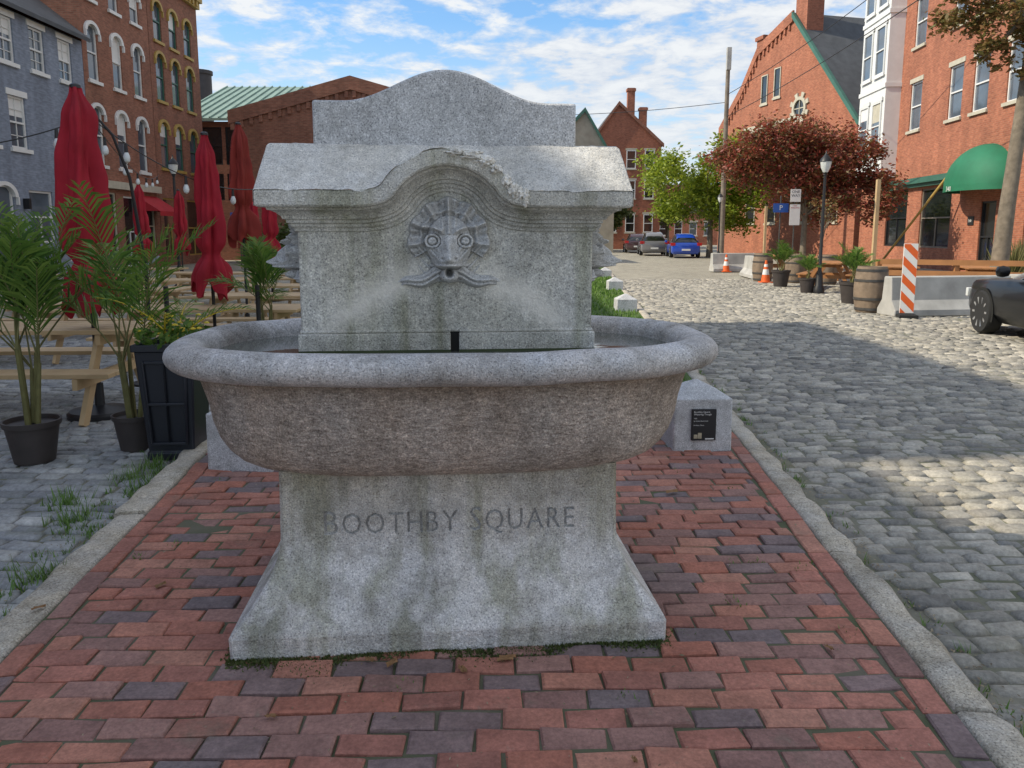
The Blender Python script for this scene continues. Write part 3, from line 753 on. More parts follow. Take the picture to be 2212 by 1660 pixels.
string((-4.05,7.6,2.6),(-3.3,11.5,2.25),.35,4,'black cable with clear bulbs between poles')
string((-4.05,7.6,2.6),(-9.9,22,3.1),.3,6,'black cable with clear bulbs toward street lamp')
for p in((-3.65,8.1),(-2.75,8.3)):
    e=thing('rope_post','slim black rope barrier post','post',(p[0],p[1],GZ),0,'black rope posts'); mb=MB(); mb.lathe([(.15,0),(.15,.02),(.03,.04)],18); mb.tube([(0,0,0),(0,0,1.0)],.025,10); mb.obj('post',e,BLK)
e=thing('rope','thick grey rope strung beside the palms','rope',(-3.65,8.0,1.25),0); mb=MB()
mb.tube([Vector((0,0,0)).lerp(Vector((-1.2,-2.4,-.02)),i/16)-Vector((0,0,.35*4*(i/16)*(1-i/16))) for i in range(17)],.018,8); mb.obj('rope_strand',e,mat('rope',(.25,.27,.27),.9,.4,60,.8,90))
# ------------------------------------------------------------ windows and buildings
WCACHE={}
def win(parent,x,z,w,h,style='sash',frame=WHT,sillm=None,depth=.11,gl=None):
    gl=gl or GL
    key=(round(w,2),round(h,2),style,frame.name,(sillm or frame).name,depth,gl.name)
    if key not in WCACHE:
        g=MB(); g.box(-w/2,w/2,depth,depth+.02,0,h)
        f=MB(); t=.07; a,b_=depth-.055,depth-.002
        f.box(-w/2,-w/2+t,a,b_,0,h);f.box(w/2-t,w/2,a,b_,0,h);f.box(-w/2+t,w/2-t,a,b_,0,t);f.box(-w/2+t,w/2-t,a,b_,h-t,h)
        if style!='plain': f.box(-w/2+t,w/2-t,a-.01,b_-.005,h*.5-.03,h*.5+.03)
        if style in('sash6',):
            f.box(-.015,.015,a+.02,b_-.004,t,h*.5-.03);f.box(-.015,.015,a+.02,b_-.004,h*.5+.03,h-t)
            for q in(.25,.75): f.box(-w/2+t,w/2-t,a+.02,b_-.006,h*q-.012,h*q+.012)
        if style=='shop': f.box(-.03,.03,a+.01,b_-.004,t,h*.5-.03)
        s=MB(); s.box(-w/2-.1,w/2+.1,-.09,depth-.06,-.13,-.003)
        l=None
        if style in('arch','archy'):
            l=MB(); n=14; ro=w/2+.15
            def arc(r_,zc,k): t_=math.pi*k/n; return (r_*math.cos(t_),zc+r_*math.sin(t_)*.75)
            zc=h-w*.375
            outer_=[arc(ro,zc,k) for k in range(n+1)]; inner=[arc(w/2-.02,zc,k) for k in range(n+1)]
            for k in range(n):
                q=[outer_[k],outer_[k+1],inner[k+1],inner[k]]; l.prism(q[::-1],-.08,.05)
            for k in range(n):
                a1,a2=inner[k],inner[k+1]
                l.prism([(a1[0],h+.02),(a1[0],a1[1]),(a2[0],a2[1]),(a2[0],h+.02)],.02,depth-.01)
            for s_ in(-1,1): l.box(ro-.06 if s_>0 else -ro,ro if s_>0 else -ro+.06,-.1,.0,zc-.25,zc)
        elif style in('lint','sash','sash6'):
            l=MB(); l.box(-w/2-.1,w/2+.1,-.035,depth-.06,h+.003,h+.2)
        WCACHE[key]=(g.mesh('window',gl),f.mesh('frame',frame),s.mesh('sill',sillm or frame),l.mesh('lintel',sillm or frame) if l else None)
    g,f,s,l=WCACHE[key]
    o=place('window',g,parent,loc=(x,0,z)); place('frame',f,o)
    if style!='shop': place('sill',s,o)
    if l: place('lintel',l,o)
    if style in('sash','lint','arch','sash6') and gl is GL and R.random()<.45:   # roller blind
        q=MB(); hb=h*U(.2,.6); q.box(-w/2+.07,w/2-.07,depth-.003,depth-.001,h-hb,h-.07); q.obj('blind',o,CREAM if R.random()<.4 else WHT)
    return o
def facade(mb,W,H,ops,depth=.14,z0=-.2):
    xs=sorted({0,W,*[o[0]-o[2]/2 for o in ops],*[o[0]+o[2]/2 for o in ops]}); zs=sorted({z0,H,*[o[1] for o in ops],*[o[1]+o[3] for o in ops]})
    for i in range(len(xs)-1):
        for j in range(len(zs)-1):
            cx,cz=(xs[i]+xs[i+1])/2,(zs[j]+zs[j+1])/2
            if any(abs(cx-o[0])<o[2]/2 and o[1]<cz<o[1]+o[3] for o in ops): continue
            mb.add([(xs[i],0,zs[j]),(xs[i+1],0,zs[j]),(xs[i+1],0,zs[j+1]),(xs[i],0,zs[j+1])],[(0,1,2,3)])
    for o in ops:
        a,b_,c_,d=o[0]-o[2]/2,o[0]+o[2]/2,o[1],o[1]+o[3]
        mb.add([(a,0,c_),(b_,0,c_),(b_,0,d),(a,0,d),(a,depth,c_),(b_,depth,c_),(b_,depth,d),(a,depth,d)],[(0,4,5,1),(1,5,6,2),(2,6,7,3),(3,7,4,0)])
def building(name,label,p0,p1,H,D,wm,ops,style='sash',frame=WHT,sillm=None,cornice=None,group='brick buildings around the square'):
    dx_,dy_=p1[0]-p0[0],p1[1]-p0[1]; W=math.hypot(dx_,dy_)
    e=thing(name,label,'building',(p0[0],p0[1],GZ),math.atan2(dy_,dx_),group)
    mb=MB(); facade(mb,W,H,[(o[0],o[1],o[2],o[3]) for o in ops])
    mb.add([(0,0,-.2),(0,D,-.2),(0,D,H),(0,0,H),(W,0,-.2),(W,D,-.2),(W,D,H),(W,0,H)],[(0,3,2,1),(4,5,6,7),(1,2,6,5),(3,7,6,2)])
    mb.obj('wall',e,wm,smooth=0)
    for o in ops:
        win(e,o[0],o[1],o[2],o[3],o[4] if len(o)>4 else style,o[5] if len(o)>5 else frame,sillm,gl=o[6] if len(o)>6 else None)
    if cornice:
        mb=MB(); mb.box(-.02,W+.02,-.35,-.002,H-.25,H+.12);mb.box(-.01,W+.01,-.2,-.002,H-.55,H-.253)
        n=int(W/.45)
        for k in range(n): mb.box(.1+k*.45,.26+k*.45,-.3,-.2,H-.5,H-.253)
        mb.obj('cornice',e,cornice)
    return e,W
ops=[]
for yy in(19.5,21.2,22.9,24.6,26.2,27.9,29.6): ops.append((yy-17,7.1,.85,1.45,'sash6'))
for yy in(19.5,21.4,23.2,24.9,26.5,29.85): ops.append((yy-17,4.35,.9,1.7,'sash6'))
ops+=[(8.4,0.1,1.0,3.0,'arch'),(10.4,1.2,1.35,1.8,'shop'),(12.6,.5,1.4,2.5,'shop'),(5.5,.8,1.4,2.2,'shop')]
E,W=building('blue_grey_building','painted blue grey brick building with white sash windows',(-16.5,17),(-16.5,30.8),8.8,9,BW_BLUE,ops,'sash6',WHT,WHT)
mb=MB()
mb.add([(-.1,-.35,8.75),(W,-.35,8.75),(W,4.6,12.6),(-.1,4.6,12.6),(-.1,-.35,8.9),(W,-.35,8.9),(W,4.6,12.75),(-.1,4.6,12.75),(-.1,9.2,8.8),(W,9.2,8.8)],[(0,3,2,1),(4,5,6,7),(0,1,5,4),(1,2,6,5),(0,4,7,3),(7,6,9,8)])
mb.obj('roof',E,SLATE,smooth=0)
for xx in(7.5,9.4):
    mb=MB(); mb.box(xx-.06,xx+.06,-.22,-.02,2.35,2.7); mb.obj('wall_lantern',E,BLK)
ops=[]
for xx in(.75,2.65,4.45): ops+= [(xx,7.5,.8,2.15,'arch',WHT),(xx,4.25,.8,2.3,'arch',WHT),(xx,10.6,.8,1.3,'arch',WHT)]
ops+=[(1.0,.5,1.5,2.7,'shop',CREAM,GLD),(2.9,.1,1.1,3.0,'shop',WHT,GLD),(4.5,.5,1.4,2.7,'shop',CREAM,GLD)]
E,W=building('brown_brick_building','brown brick building with tall arched white windows',(-16.5,30.83),(-16.5,36.5),12.6,10,BW_BROWN,ops,'arch',WHT,WHT,BW_BROWN2)
mb=MB(); mb.box(0.1,5.5,-.25,-.003,3.35,3.65); mb.obj('shop_cornice',E,CREAM)
mb=MB(); mb.add([(3.3,-.03,3.2),(5.4,-.03,3.2),(5.4,-1.1,2.5),(3.3,-1.1,2.5),(3.3,-1.1,2.3),(5.4,-1.1,2.3),(3.3,-.03,2.5),(5.4,-.03,2.5)],[(0,3,2,1),(3,4,5,2),(0,6,3),(1,2,7)]); mb.obj('awning',E,mat('awning_red',(.45,.02,.03),.8,.2,3,.1))
ops=[]
for xx in(.95,2.6,4.3):
    ops+=[(xx,10.4,.85,1.75,'arch',GREENM),(xx,7.7,.85,2.15,'arch',GREENM),(xx,4.6,.85,2.15,'arch',GREENM)]
ops+=[(1.3,.4,1.8,2.8,'shop',YEL,GLD),(4,.4,1.8,2.8,'shop',YEL,GLD)]
E,W=building('brown_brick_building','brown brick building with mustard window hoods and cornice',(-16.5,36.55),(-16.5,42.2),13.6,10,BW_BROWN2,ops,'arch',GREENM,YEL,YEL)
def shade(p0,p1,H,lab,wm):
    W=math.hypot(p1[0]-p0[0],p1[1]-p0[1]); ops=[]
    n=int(W/2.6)
    for k in range(n):
        for z in(1,4.5,8,11.5):
            if z+2<H-1: ops.append(((k+.5)*W/n,z,1.0,1.9,'lint'))
    return building('brick_building',lab,p0,p1,H,10,wm,ops,'lint',WHT,CREAM,BW_BROWN2)
shade((-16.5,-14),(-16.5,3.2),15.55,'tall brown brick building facing the square',BW_BROWN)
shade((-16.5,3.23),(-16.5,11.3),17.9,'taller red brick building facing the square',BW_RED)
shade((-16.5,11.33),(-16.5,16.97),15.2,'brown brick building facing the square',BW_BROWN2)
ops=[(1.5+k*1.35,5.4,1.15,2.1,'shop',BLK,GLD) for k in range(8)]+[(1.5+k*1.35,3.4,1.15,1.5,'shop',BLK,GLD) for k in range(2)]
E,W=building('market_building','brick building with pale green metal roof',(-18.6,45),(-6,45),7.8,10,BW_BROWN,ops,'shop',BLK,BLK)
mb=MB(); mb.add([(-.5,-.7,7.75),(13,-.7,7.75),(13,8,11),(-.5,8,11),(-.5,-.7,7.9),(13,-.7,7.9),(13,8,11.15),(-.5,8,11.15)],[(0,3,2,1),(4,5,6,7),(0,1,5,4),(0,4,7,3),(1,2,6,5)])
for k in range(27): mb.beam((-.3+k*.5,-.7,7.93),(-.3+k*.5,8,11.18),.06,.09)
mb.obj('roof',E,CORR,smooth=0)
e=thing('water_tank','dark round rooftop tank with flat lid','tank',(-22.6,58,GZ)); mb=MB(); mb.lathe([(.75,0),(.75,12.9),(.85,12.9),(.85,13.15),(.0,13.3)],20); mb.obj('tank_shell',e,mat('tank_dark',(.06,.06,.065),.7,.3,3,.1))
def gable(name,label,p0,p1,D,wm,outline,roofm,trim,ops,frame=WHT,sillm=CREAM,group='brick buildings around the square',over=.3,trims=None):
    dx_,dy_=p1[0]-p0[0],p1[1]-p0[1]; W=math.hypot(dx_,dy_)
    e=thing(name,label,'building',(p0[0],p0[1],GZ),math.atan2(dy_,dx_),group)
    pts=[(x if x<900 else W,z) for x,z in outline]
    mb=MB(); mb.prism([(0,-.2),(W,-.2)]+pts[::-1],0,D); mb.obj('wall',e,wm,smooth=0)
    mb=MB(); nseg=len(pts)-1
    for i in range(nseg):
        (xa,za),(xb,zb)=pts[i],pts[i+1]
        d=Vector((xb-xa,zb-za)).normalized()
        if i==0: xa-=d.x*over; za-=d.y*over
        if i==nseg-1: xb+=d.x*over; zb+=d.y*over
        t=.18; tm=(trims[i] if trims else 1)
        mb.prism([(xa,za+.02),(xb,zb+.02),(xb,zb+t),(xa,za+t)],-.0,D+.2,0)
        if tm==1: mb.prism([(xa,za-.12),(xb,zb-.12),(xb,zb+t+.04),(xa,za+t+.04)],-.22,-.005,1)
        else:
            mb.prism([(xa,za-.35),(xb,zb-.35),(xb,zb+t+.14),(xa,za+t+.14)],-.14,-.005,2)
            k=0; Ls=Vector((xb-xa,zb-za)).length
            while k*.5<Ls-.3:
                q=(xa+d.x*(k*.5+.2),za+d.y*(k*.5+.2)); mb.box(q[0]-.09,q[0]+.09,-.11,-.005,q[1]-.68,q[1]-.36,2); k+=1
    mb.obj('roof',e,[roofm,trim,wm],smooth=0)
    for o in ops: win(e,o[0],o[1],o[2],o[3],o[4] if len(o)>4 else 'lint',frame,sillm,depth=-.01,gl=GLD)
    return e,W
gable('brick_gable_building','long low red brick gabled building',(-14.0,40),(-2.4,40),4.8,BW_BROWN,[(0,7.4),(5.9,9.0),(999,7.4)],SLATE,BW_BROWN2,[(2.2,2.8,1.1,1.7),(4.8,2.8,1.1,1.7),(7.4,2.8,1.1,1.7)],trims=[2,2])
gable('stone_gable_building','pale stone gabled building at the street end',(2.5,62),(8.1,62),9,BW_STONE,[(0,7.6),(3.2,11),(999,7.0)],SLATE,GREENM,[(4.3,5.5,1.0,2.3,'arch')])
ops=[(1.4+k*1.75,z,.9,1.7) for k in range(3) for z in(1.6,4.8,7.6)]
E,W=gable('brick_gable_house','red brick gabled building with chimneys at street end',(8.2,75),(14.2,75),12,BW_RED,[(0,11.0),(1.9,13.6),(999,9.9)],SLATE,BW_BROWN2,ops,WHT,CREAM)
for cx,h in((3.0,15.4),(4.2,13.6)):
    mb=MB(); mb.box(cx,cx+.7,2,2.7,10,h);mb.box(cx-.08,cx+.78,1.92,2.78,h-.3,h-.05); mb.obj('chimney',E,BW_RED)
ops=[(1.2+k*1.9,z,1.0,1.7) for k in range(7) for z in(1.2,4.2)]
building('distant_brick_building','low brick building closing the end of the street',(14.5,100),(28,100),7.5,8,BW_RED,[o+('lint',WHT,GLD) for o in ops],'lint',WHT,CREAM,BW_BROWN2)
building('distant_brick_building','three storey brick building far down the street',(5,118),(16,118),9.5,8,BW_BROWN,[o+('lint',WHT,GLD) for o in ops if o[0]<10],'lint',WHT,CREAM,BW_BROWN2)
# big gabled brick building
ops=[(5.6,10.3,.75,1.9,'plain'),(7.1,10.5,.75,1.9,'plain'),(4.6,7.2,.8,1.3,'lint'),(5.8,7.2,.8,1.3,'lint'),(7.0,7.2,.8,1.3,'lint'),(2,2.2,1.2,2.2,'arch'),(4.5,2.2,1.2,2.2,'arch'),(7,2.2,1.2,2.2,'arch'),(11,2.2,1.2,2.2,'arch'),(13.4,2.2,1.2,2.2,'arch')]
E,W=gable('brick_hall','large red brick gabled hall with tall chimney and round window',(15.9,60),(19.8,45),14,BW_SAL,[(0,9.3),(2.7,11.6),(4.7,14.0),(8.6,15.3),(999,7.7)],SLATE,GREENM,ops,CREAM,CREAM,trims=[2,2,2,1])
mb=MB(); nr=24
def ringseg(r0,r1,a,a2,y0,y1): mb.prism([(r0*math.cos(a),r0*math.sin(a)),(r1*math.cos(a),r1*math.sin(a)),(r1*math.cos(a2),r1*math.sin(a2)),(r0*math.cos(a2),r0*math.sin(a2))],y0,y1)
for k in range(nr): ringseg(.52,.72,2*math.pi*k/nr,2*math.pi*(k+1)/nr,-.12,-.003)
for k in range(8):
    a=2*math.pi*k/8+.39; ringseg(.725,1.0,a-.16,a+.16,-.10,-.003)
rw=mb.obj('round_window',E,CREAM,loc=(9.7,0,9.4)); mb=MB(); n=24; mb.add([(.53*math.cos(2*math.pi*k/n),-.02,.53*math.sin(2*math.pi*k/n)) for k in range(n)],[tuple(range(n))]); mb.obj('glass',rw,GLD)
mb=MB(); mb.box(-.03,.03,-.06,-.025,-.52,.52);mb.box(-.52,.52,-.06,-.025,-.03,.03); mb.obj('mullion',rw,CREAM)
mb=MB(); mb.box(8.6,9.8,.1,1.3,13.5,19.2); mb.box(8.5,9.9,0,1.4,18.3,18.6); mb.obj('chimney',E,BW_RED)
mb=MB(); mb.box(4.2,5.0,.1,.9,12.2,15.0); mb.box(4.1,5.1,0,1.0,14.7,14.95);mb.obj('chimney',E,BW_RED)
mb=MB(); mb.box(11.5,16.5,5.0,10,8.5,13.0); mb.add([(11.2,4.7,12.95),(16.8,4.7,12.95),(16.8,10.3,13.4),(11.2,10.3,13.4),(11.2,4.7,13.1),(16.8,4.7,13.1),(16.8,10.3,13.6),(11.2,10.3,13.6)],[(0,3,2,1),(4,5,6,7),(0,1,5,4),(1,2,6,5),(0,4,7,3)],1); rt=mb.obj('rooftop_room',E,[mat('grey_cladding',(.26,.30,.33),.7,.2,2,.05),GREENM],smooth=0)
for xx in(12.4,13.9): win(rt,xx,10.4,1.0,1.5,'plain',GREENM,None,-.01,GLD).location=(xx,4.985,10.4)
mb=MB(); mb.box(3.2,8.8,-.06,-.004,8.7,8.95); mb.box(0.0,15.4,-.06,-.004,5.4,5.65); mb.obj('string_course',E,CREAM)
# right brick building
ops=[]
for s in(5.9,9.6,11.6,14.0,16.4,18.8):
    for z in(6.25,10.0): ops.append((s,z,1.15,2.15,'lint'))
ops+=[(4.6,.9,2.4,2.7,'shop',BLK,GLD),(8.6,.9,2.8,2.6,'shop',OLDW,GLD),(12.9,.05,1.1,2.7,'shop',BLK,GLD),(16.5,.9,2.4,2.5,'shop',OLDW,GLD)]
E,W=building('brick_shop_building','orange brick shop building with white bay and green awning',(19,42.5),(17.4,20),15.2,12,BW_SAL,ops,'lint',WHT,CREAM,BW_SAL)
mb=MB(); mb.box(.9,4.2,-.72,-.002,4.5,15.5); 
mb.box(.8,4.3,-.82,-.002,4.25,4.5)
for z in(8.5,11.9): mb.box(.85,4.25,-.78,-.002,z,z+.2)
bay=mb.obj('bay',E,WHT,'white painted projecting window bay',smooth=0)
for z in(5.6,9.2,12.4):
    for s in(1.75,3.35): 
        o=win(bay,s,z,1.1,2.3,'sash',WHT,None,-.01); o.location=(s,-.725,z)
mb=MB(); mb.box(2.5,11.0,-.35,-.003,3.75,4.0); mb.box(2.5,11.0,-.2,-.003,3.6,3.747); mb.obj('shop_cornice',E,GREENM)
mb=MB(); vs=[];fs=[];n1_,n2_=20,10
for i in range(n1_+1):
    a=math.pi*i/n1_
    for j in range(n2_+1):
        ph=math.pi/2*j/n2_
        vs.append((12.6-1.9*math.cos(a),-.01-1.3*math.sin(a)*math.cos(ph),3.35+1.55*math.sin(ph)*math.sin(a)))
for i in range(n1_):
    for j in range(n2_): fs.append((i*(n2_+1)+j,(i+1)*(n2_+1)+j,(i+1)*(n2_+1)+j+1,i*(n2_+1)+j+1))
mb.add(vs,fs)
vs=[(12.6-1.9*math.cos(math.pi*i/n1_),-.01-1.3*math.sin(math.pi*i/n1_),z) for z in(3.35,3.12) for i in range(n1_+1)]
mb.add(vs,[(i,i+1,n1_+2+i,n1_+1+i) for i in range(n1_)]); aw=mb.obj('awning',E,AWN,smooth=60)
text_part('340',.26,aw,REFW,(12.3,-1.33,3.14),(rad(90),0,0))
mb=MB(); mb.box(11.5,11.95,-.03,-.003,1.85,2.2); sg=mb.obj('number_plate',E,BLK); text_part('340',.16,sg,REFW,(11.57,-.034,1.97),(rad(90),0,0))
e=thing('brace_pole','leaning yellow pole against the shop front','pole',(17.3,33,GZ),0)
mb=MB(); mb.tube([(-1.0,1.5,0),(.2,-1.6,3.9)],.05,8); mb.obj('pole',e,YEL)
# ------------------------------------------------------------ trees
def tree(name,label,loc,th,tr_,blobs,n,ls,lm,limbs=7,lean=(0,0),cat='tree',sprd=.55):
    e=thing(name,label,cat,loc,0)
    mb=MB(); top=Vector((lean[0],lean[1],th)); mb.tube([(0,0,0),(lean[0]*.3,lean[1]*.3,th*.35),(lean[0]*.7,lean[1]*.6,th*.7),top],[tr_*1.25,tr_,tr_*.85,tr_*.7],12)
    for k in range(limbs):
        b=R.choice(blobs); c_=Vector(b[:3]); mid=top.lerp(c_,.5)+Vector((U(-.2,.2),U(-.2,.2),U(0,.3)))
        st_=top-Vector((0,0,U(0,th*.25))); mb.tube([st_,mid,c_,c_+(c_-mid)*.6],[tr_*.45,tr_*.28,tr_*.15,tr_*.04],6)
    mb.obj('trunk',e,BARK)
    mb=MB(); tot=sum(b[3]**2 for b in blobs)
    for bi,b in enumerate(blobs):
        c_=Vector(b[:3]); r=b[3]; subs=[]
        for q in range(14):
            d=Vector((U(-1,1),U(-1,1),U(-.8,1))).normalized(); subs.append((c_+Vector((d.x*r,d.y*r,d.z*r*.75))*U(.35,1.0),r*U(.22,.42)))
        for q in range(int(n*b[3]**2/tot)):
            sc_,sr_=R.choice(subs); d=Vector((R.gauss(0,1),R.gauss(0,1),R.gauss(0,.8)))*sprd*sr_
            p=sc_+d; s=ls*U(.5,1.3); a=Vector((U(-1,1),U(-1,1),U(-.6,.6))).normalized()*s; bb=a.cross(Vector((U(-1,1),U(-1,1),U(.2,1)))).normalized()*s*.45
            mb.add([p-a,p-bb*.9,p+a*.9,p+bb],[(0,1,2,3)],0)
    mb.obj('crown',e,lm,smooth=0); return e
LG=leafmat('leaf_green',[(.12,.19,.015),(.24,.32,.025),(.38,.44,.04),(.18,.26,.03)],.45)
LR=leafmat('leaf_red',[(.33,.06,.045),(.20,.07,.04),(.40,.09,.055),(.13,.12,.04),(.28,.12,.05)],.35)
LB=leafmat('leaf_bronze',[(.24,.12,.045),(.16,.15,.04),(.32,.16,.065),(.14,.17,.045)],.4)
LY=leafmat('leaf_dull_green',[(.07,.10,.02),(.13,.16,.035)],.3)
blobs=[(U(-3.6,3.6),U(-2.0,2.0),U(2.2,6.6),U(1.1,1.8)) for k in range(24)]
tree('green_tree','round bright green leafy street tree',(12.75,50,GZ),3,.18,blobs,26000,.15,LG,7,(0,0),'tree',.7)
blobs=[(x,U(-1.5,1.5),z,r) for x,z,r in((-3.2,4.5,1.0),(-2.3,5.1,1.2),(-1.1,5.4,1.2),(0.2,5.4,1.2),(1.4,5.1,1.2),(2.4,4.7,1.0),(-2.4,4.0,1.1),(-.9,3.9,1.3),(.6,3.9,1.3),(1.9,3.7,1.2),(2.9,3.5,.9),(1.2,2.8,1.2),(2.6,2.6,.9),(-.3,2.9,.9),(.2,4.6,1.3),(.6,2.2,.8))]
tree('red_tree','spreading street tree with dark red autumn leaves',(12.4,33,GZ),2.6,.13,blobs,30000,.10,LR,11,(0,0),'tree',.7)
blobs=[(U(-.8,3),U(-1.5,1.5),U(6.6,9.6),U(.6,1.1)) for k in range(16)]+[(-1.2,0,7.0,.6),(-1.5,.3,6.3,.45),(-.6,0,5.6,.5),(0.3,-.3,5.2,.5),(-.9,.2,8.2,.7),(-1.4,0,7.8,.6),(-.4,0,6.4,.7),(.5,0,6.0,.6)]
tree('bronze_tree','tall pale trunked tree with bronze autumn leaves',(11.45,18.2,GZ),6.4,.165,blobs,34000,.075,LB,10,(.35,0),'tree',.6)
tree('sapling','thin bare sapling on the patio',(9.6,24,GZ),1.6,.03,[(0,0,2.4,.5),(.2,0,2.1,.4)],260,.05,LB,12)
tree('distant_tree','green street tree farther down the street',(17,85,GZ),3,.2,[(U(-5,5),U(-2,2),U(2,6),U(1.4,2)) for k in range(10)],6000,.22,LY)
tree('distant_tree','green street tree beside the parked cars',(8.2,68,GZ),2.4,.15,[(U(-1.4,1.4),U(-1,1),U(2.2,4.6),U(.8,1.2)) for k in range(7)],4000,.17,LY)
tree('patio_shrub','dull green shrubs behind the patio umbrellas',(-8,33,GZ),1.2,.1,[(U(-3,3),U(-1,1),U(.8,2.2),U(.6,.9)) for k in range(9)],5000,.1,LY)
for x,y in((12.6,19.5),(14.0,21)):
    e=thing('ornamental_grass','clump of dry ornamental grass by shop wall','plant',(x,y,GZ),0,'ornamental grass clumps'); mb=MB()
    for k in range(260):
        a=U(0,6.28); r=U(.1,.6); h=U(.7,1.5); w_=.008; mb.add([(U(-.1,.1)-w_,U(-.1,.1),0),(U(-.1,.1)+w_,0,0),(r*math.cos(a),r*math.sin(a),h)],[(0,1,2)])
    mb.obj('blades',e,leafmat('dry_grass',[(.20,.17,.07),(.14,.16,.05)],.3),smooth=0)
# ------------------------------------------------------------ street furniture
def lamp(loc,h,label):
    e=thing('street_lamp',label,'street lamp',loc,0,'black heritage street lamps')
    mb=MB(); mb.lathe([(.14,0),(.14,.12),(.10,.2),(.08,.5),(.045,.6),(.035,h-.50),(.055,h-.48),(.03,h-.44)],16); mb.obj('pole',e,BLK)
    mb=MB(); mb.lathe([(.05,h-.44),(.12,h-.30),(.14,h-.16),(.12,h-.14)],10,0); mb.obj('lantern',e,BULB)
    mb=MB(); mb.lathe([(.16,h-.15),(.13,h-.08),(.06,h),(.02,h+.05),(.015,h+.12)],10); mb.lathe([(.05,h-.46),(.065,h-.43),(.06,h-.42)],10); mb.obj('lamp_cap',e,BLK); return e
lamp((7.98,20.0,GZ),3.5,'black heritage street lamp beside potted palms'); lamp((-10.0,23.2,GZ),3.7,'black heritage street lamp beyond the umbrellas'); lamp((11.2,42,GZ),3.6,'black street lamp under green tree')
e=thing('utility_pole','tall grey wooden utility pole beside the street','utility pole',(12.15,45,GZ)); mb=MB(); mb.tube([(0,0,0),(0,0,11.8)],[.17,.11],12); mb.obj('pole',e,OLDW)
mb=MB(); mb.box(-.12,.12,-.2,.05,10.6,11.8); mb.obj('transformer_cover',e,CONC)
def wire(p0,p1,sag):
    e=thing('overhead_wire','thin black overhead utility wire','wire',p0,0,'overhead wires'); p0=Vector(p0);p1=Vector(p1); mb=MB()
    mb.tube([p0.lerp(p1,i/20)-p0-Vector((0,0,sag*4*(i/20)*(1-i/20))) for i in range(21)],.018,5); mb.obj('cable',e,BLK)
wire((12.15,45,8.0),(14,14,10.5),.5); wire((12.15,45,9.2),(17,20,14),.6); wire((12.15,45,8.8),(-2,55,9.6),.3)
def barrier(loc,rz,L,label):
    e=thing('concrete_barrier',label,'barrier',loc,rz,'concrete road barriers'); mb=MB(); pr=[(-.28,0),(.28,0),(.28,.12),(.15,.3),(.11,.74),(-.11,.74),(-.15,.3),(-.28,.12)]
    mb.add([(-L/2,y,z) for y,z in pr]+[(L/2,y,z) for y,z in pr],[tuple(range(7,-1,-1)),tuple(range(8,16))]+[(i,(i+1)%8,(i+1)%8+8,i+8) for i in range(8)]); mb.obj('barrier_block',e,CONC,smooth=20,bevel=.02)
barrier((8.35,14.75,GZ),rad(8),2.5,'pale concrete barrier behind striped panel'); barrier((9.0,31.3,GZ),rad(5),1.9,'pale concrete barrier at the patio end'); barrier((8.5,27.0,GZ),rad(85),2.4,'pale concrete barrier beside barrels'); barrier((11.2,15.6,GZ),rad(12),2.5,'pale concrete barrier by the shop planting')
def barrel(loc,label):
    e=thing('wooden_barrel',label,'barrel',loc,U(0,3),'old wooden barrels'); mb=MB(); n=12
    pr=[(.27+.05*math.sin(math.pi*i/n),.9*i/n) for i in range(n+1)]+[(.25,.9),(.25,.87),(0,.87)]
    mb.lathe([(r,z) for r,z in pr],48,fold=.010,nf=16); mb.obj('staves',e,CASK)
    mb=MB()
    for z in(.04,.24,.60,.80):
        r=.278+.05*math.sin(math.pi*(z+.03)/.9); mb.lathe([(r-.01,z),(r+.004,z),(r+.004,z+.05),(r-.01,z+.05)],32)
    mb.obj('hoops',e,STEEL)
barrel((7.15,15.3,GZ),'weathered wooden barrel with steel hoops by barrier'); barrel((8.15,25.1,GZ),'weathered wooden barrel near orange cone'); barrel((9.6,23.5,GZ),'weathered wooden barrel under lamp'); barrel((8.9,24.2,GZ),'weathered wooden barrel near orange cone')
e=thing('striped_panel','orange and white diagonal striped warning panel','barricade',(7.32,14.2,GZ),rad(-14))
w_,h0,h1=.12,.08,1.36
mb=MB(); mb.box(-w_,w_,0,.03,h0,h1,0); pn=mb.obj('panel',e,REFW,bevel=.004)
mb=MB()
def clip(poly,zc,keep):
    out=[]
    for i in range(len(poly)):
        a,b_=poly[i],poly[(i+1)%len(poly)]; ia=keep*(a[1]-zc)>=0; ib=keep*(b_[1]-zc)>=0
        if ia: out.append(a)
        if ia!=ib: t=(zc-a[1])/(b_[1]-a[1]); out.append((a[0]+(b_[0]-a[0])*t,zc))
    return out
z=h0-.3
while z<h1:
    q=[(-w_+.003,z+.24),(w_-.003,z+.0),(w_-.003,z+.16),(-w_+.003,z+.40)]
    q=clip(q,h0+.004,1)
    if q: q=clip(q,h1-.004,-1)
    if len(q)>2: mb.prism(q,-.004,-.001)
    z+=.32
mb.obj('stripes',pn,ORANGE,smooth=0)
mb=MB(); mb.box(-.16,.16,-.2,.22,0,.06); mb.obj('base',e,TYRE)
def cone(loc,label):
    e=thing('traffic_cone',label,'traffic cone',loc,0,'orange traffic cones'); mb=MB(); mb.box(-.18,.18,-.18,.18,0,.03); mb.lathe([(.14,.03),(.105,.25),(.0751,.42),(.05,.58),(.03,.70),(.02,.70)],20); mb.obj('cone_body',e,ORANGE)
    mb=MB(); mb.lathe([(.108,.25),(.08,.42)],20);mb.lathe([(.066,.50),(.054,.58)],20); mb.obj('reflective_collar',e,REFW)
cone((8.0,24.3,GZ),'orange traffic cone with white collars by barrel'); cone((8.6,31.0,GZ),'orange traffic cone by concrete barrier')
T2=picnic((8.9,21.5,GZ),rad(60),'orange stained picnic table on street patio',2.0,WOOD)
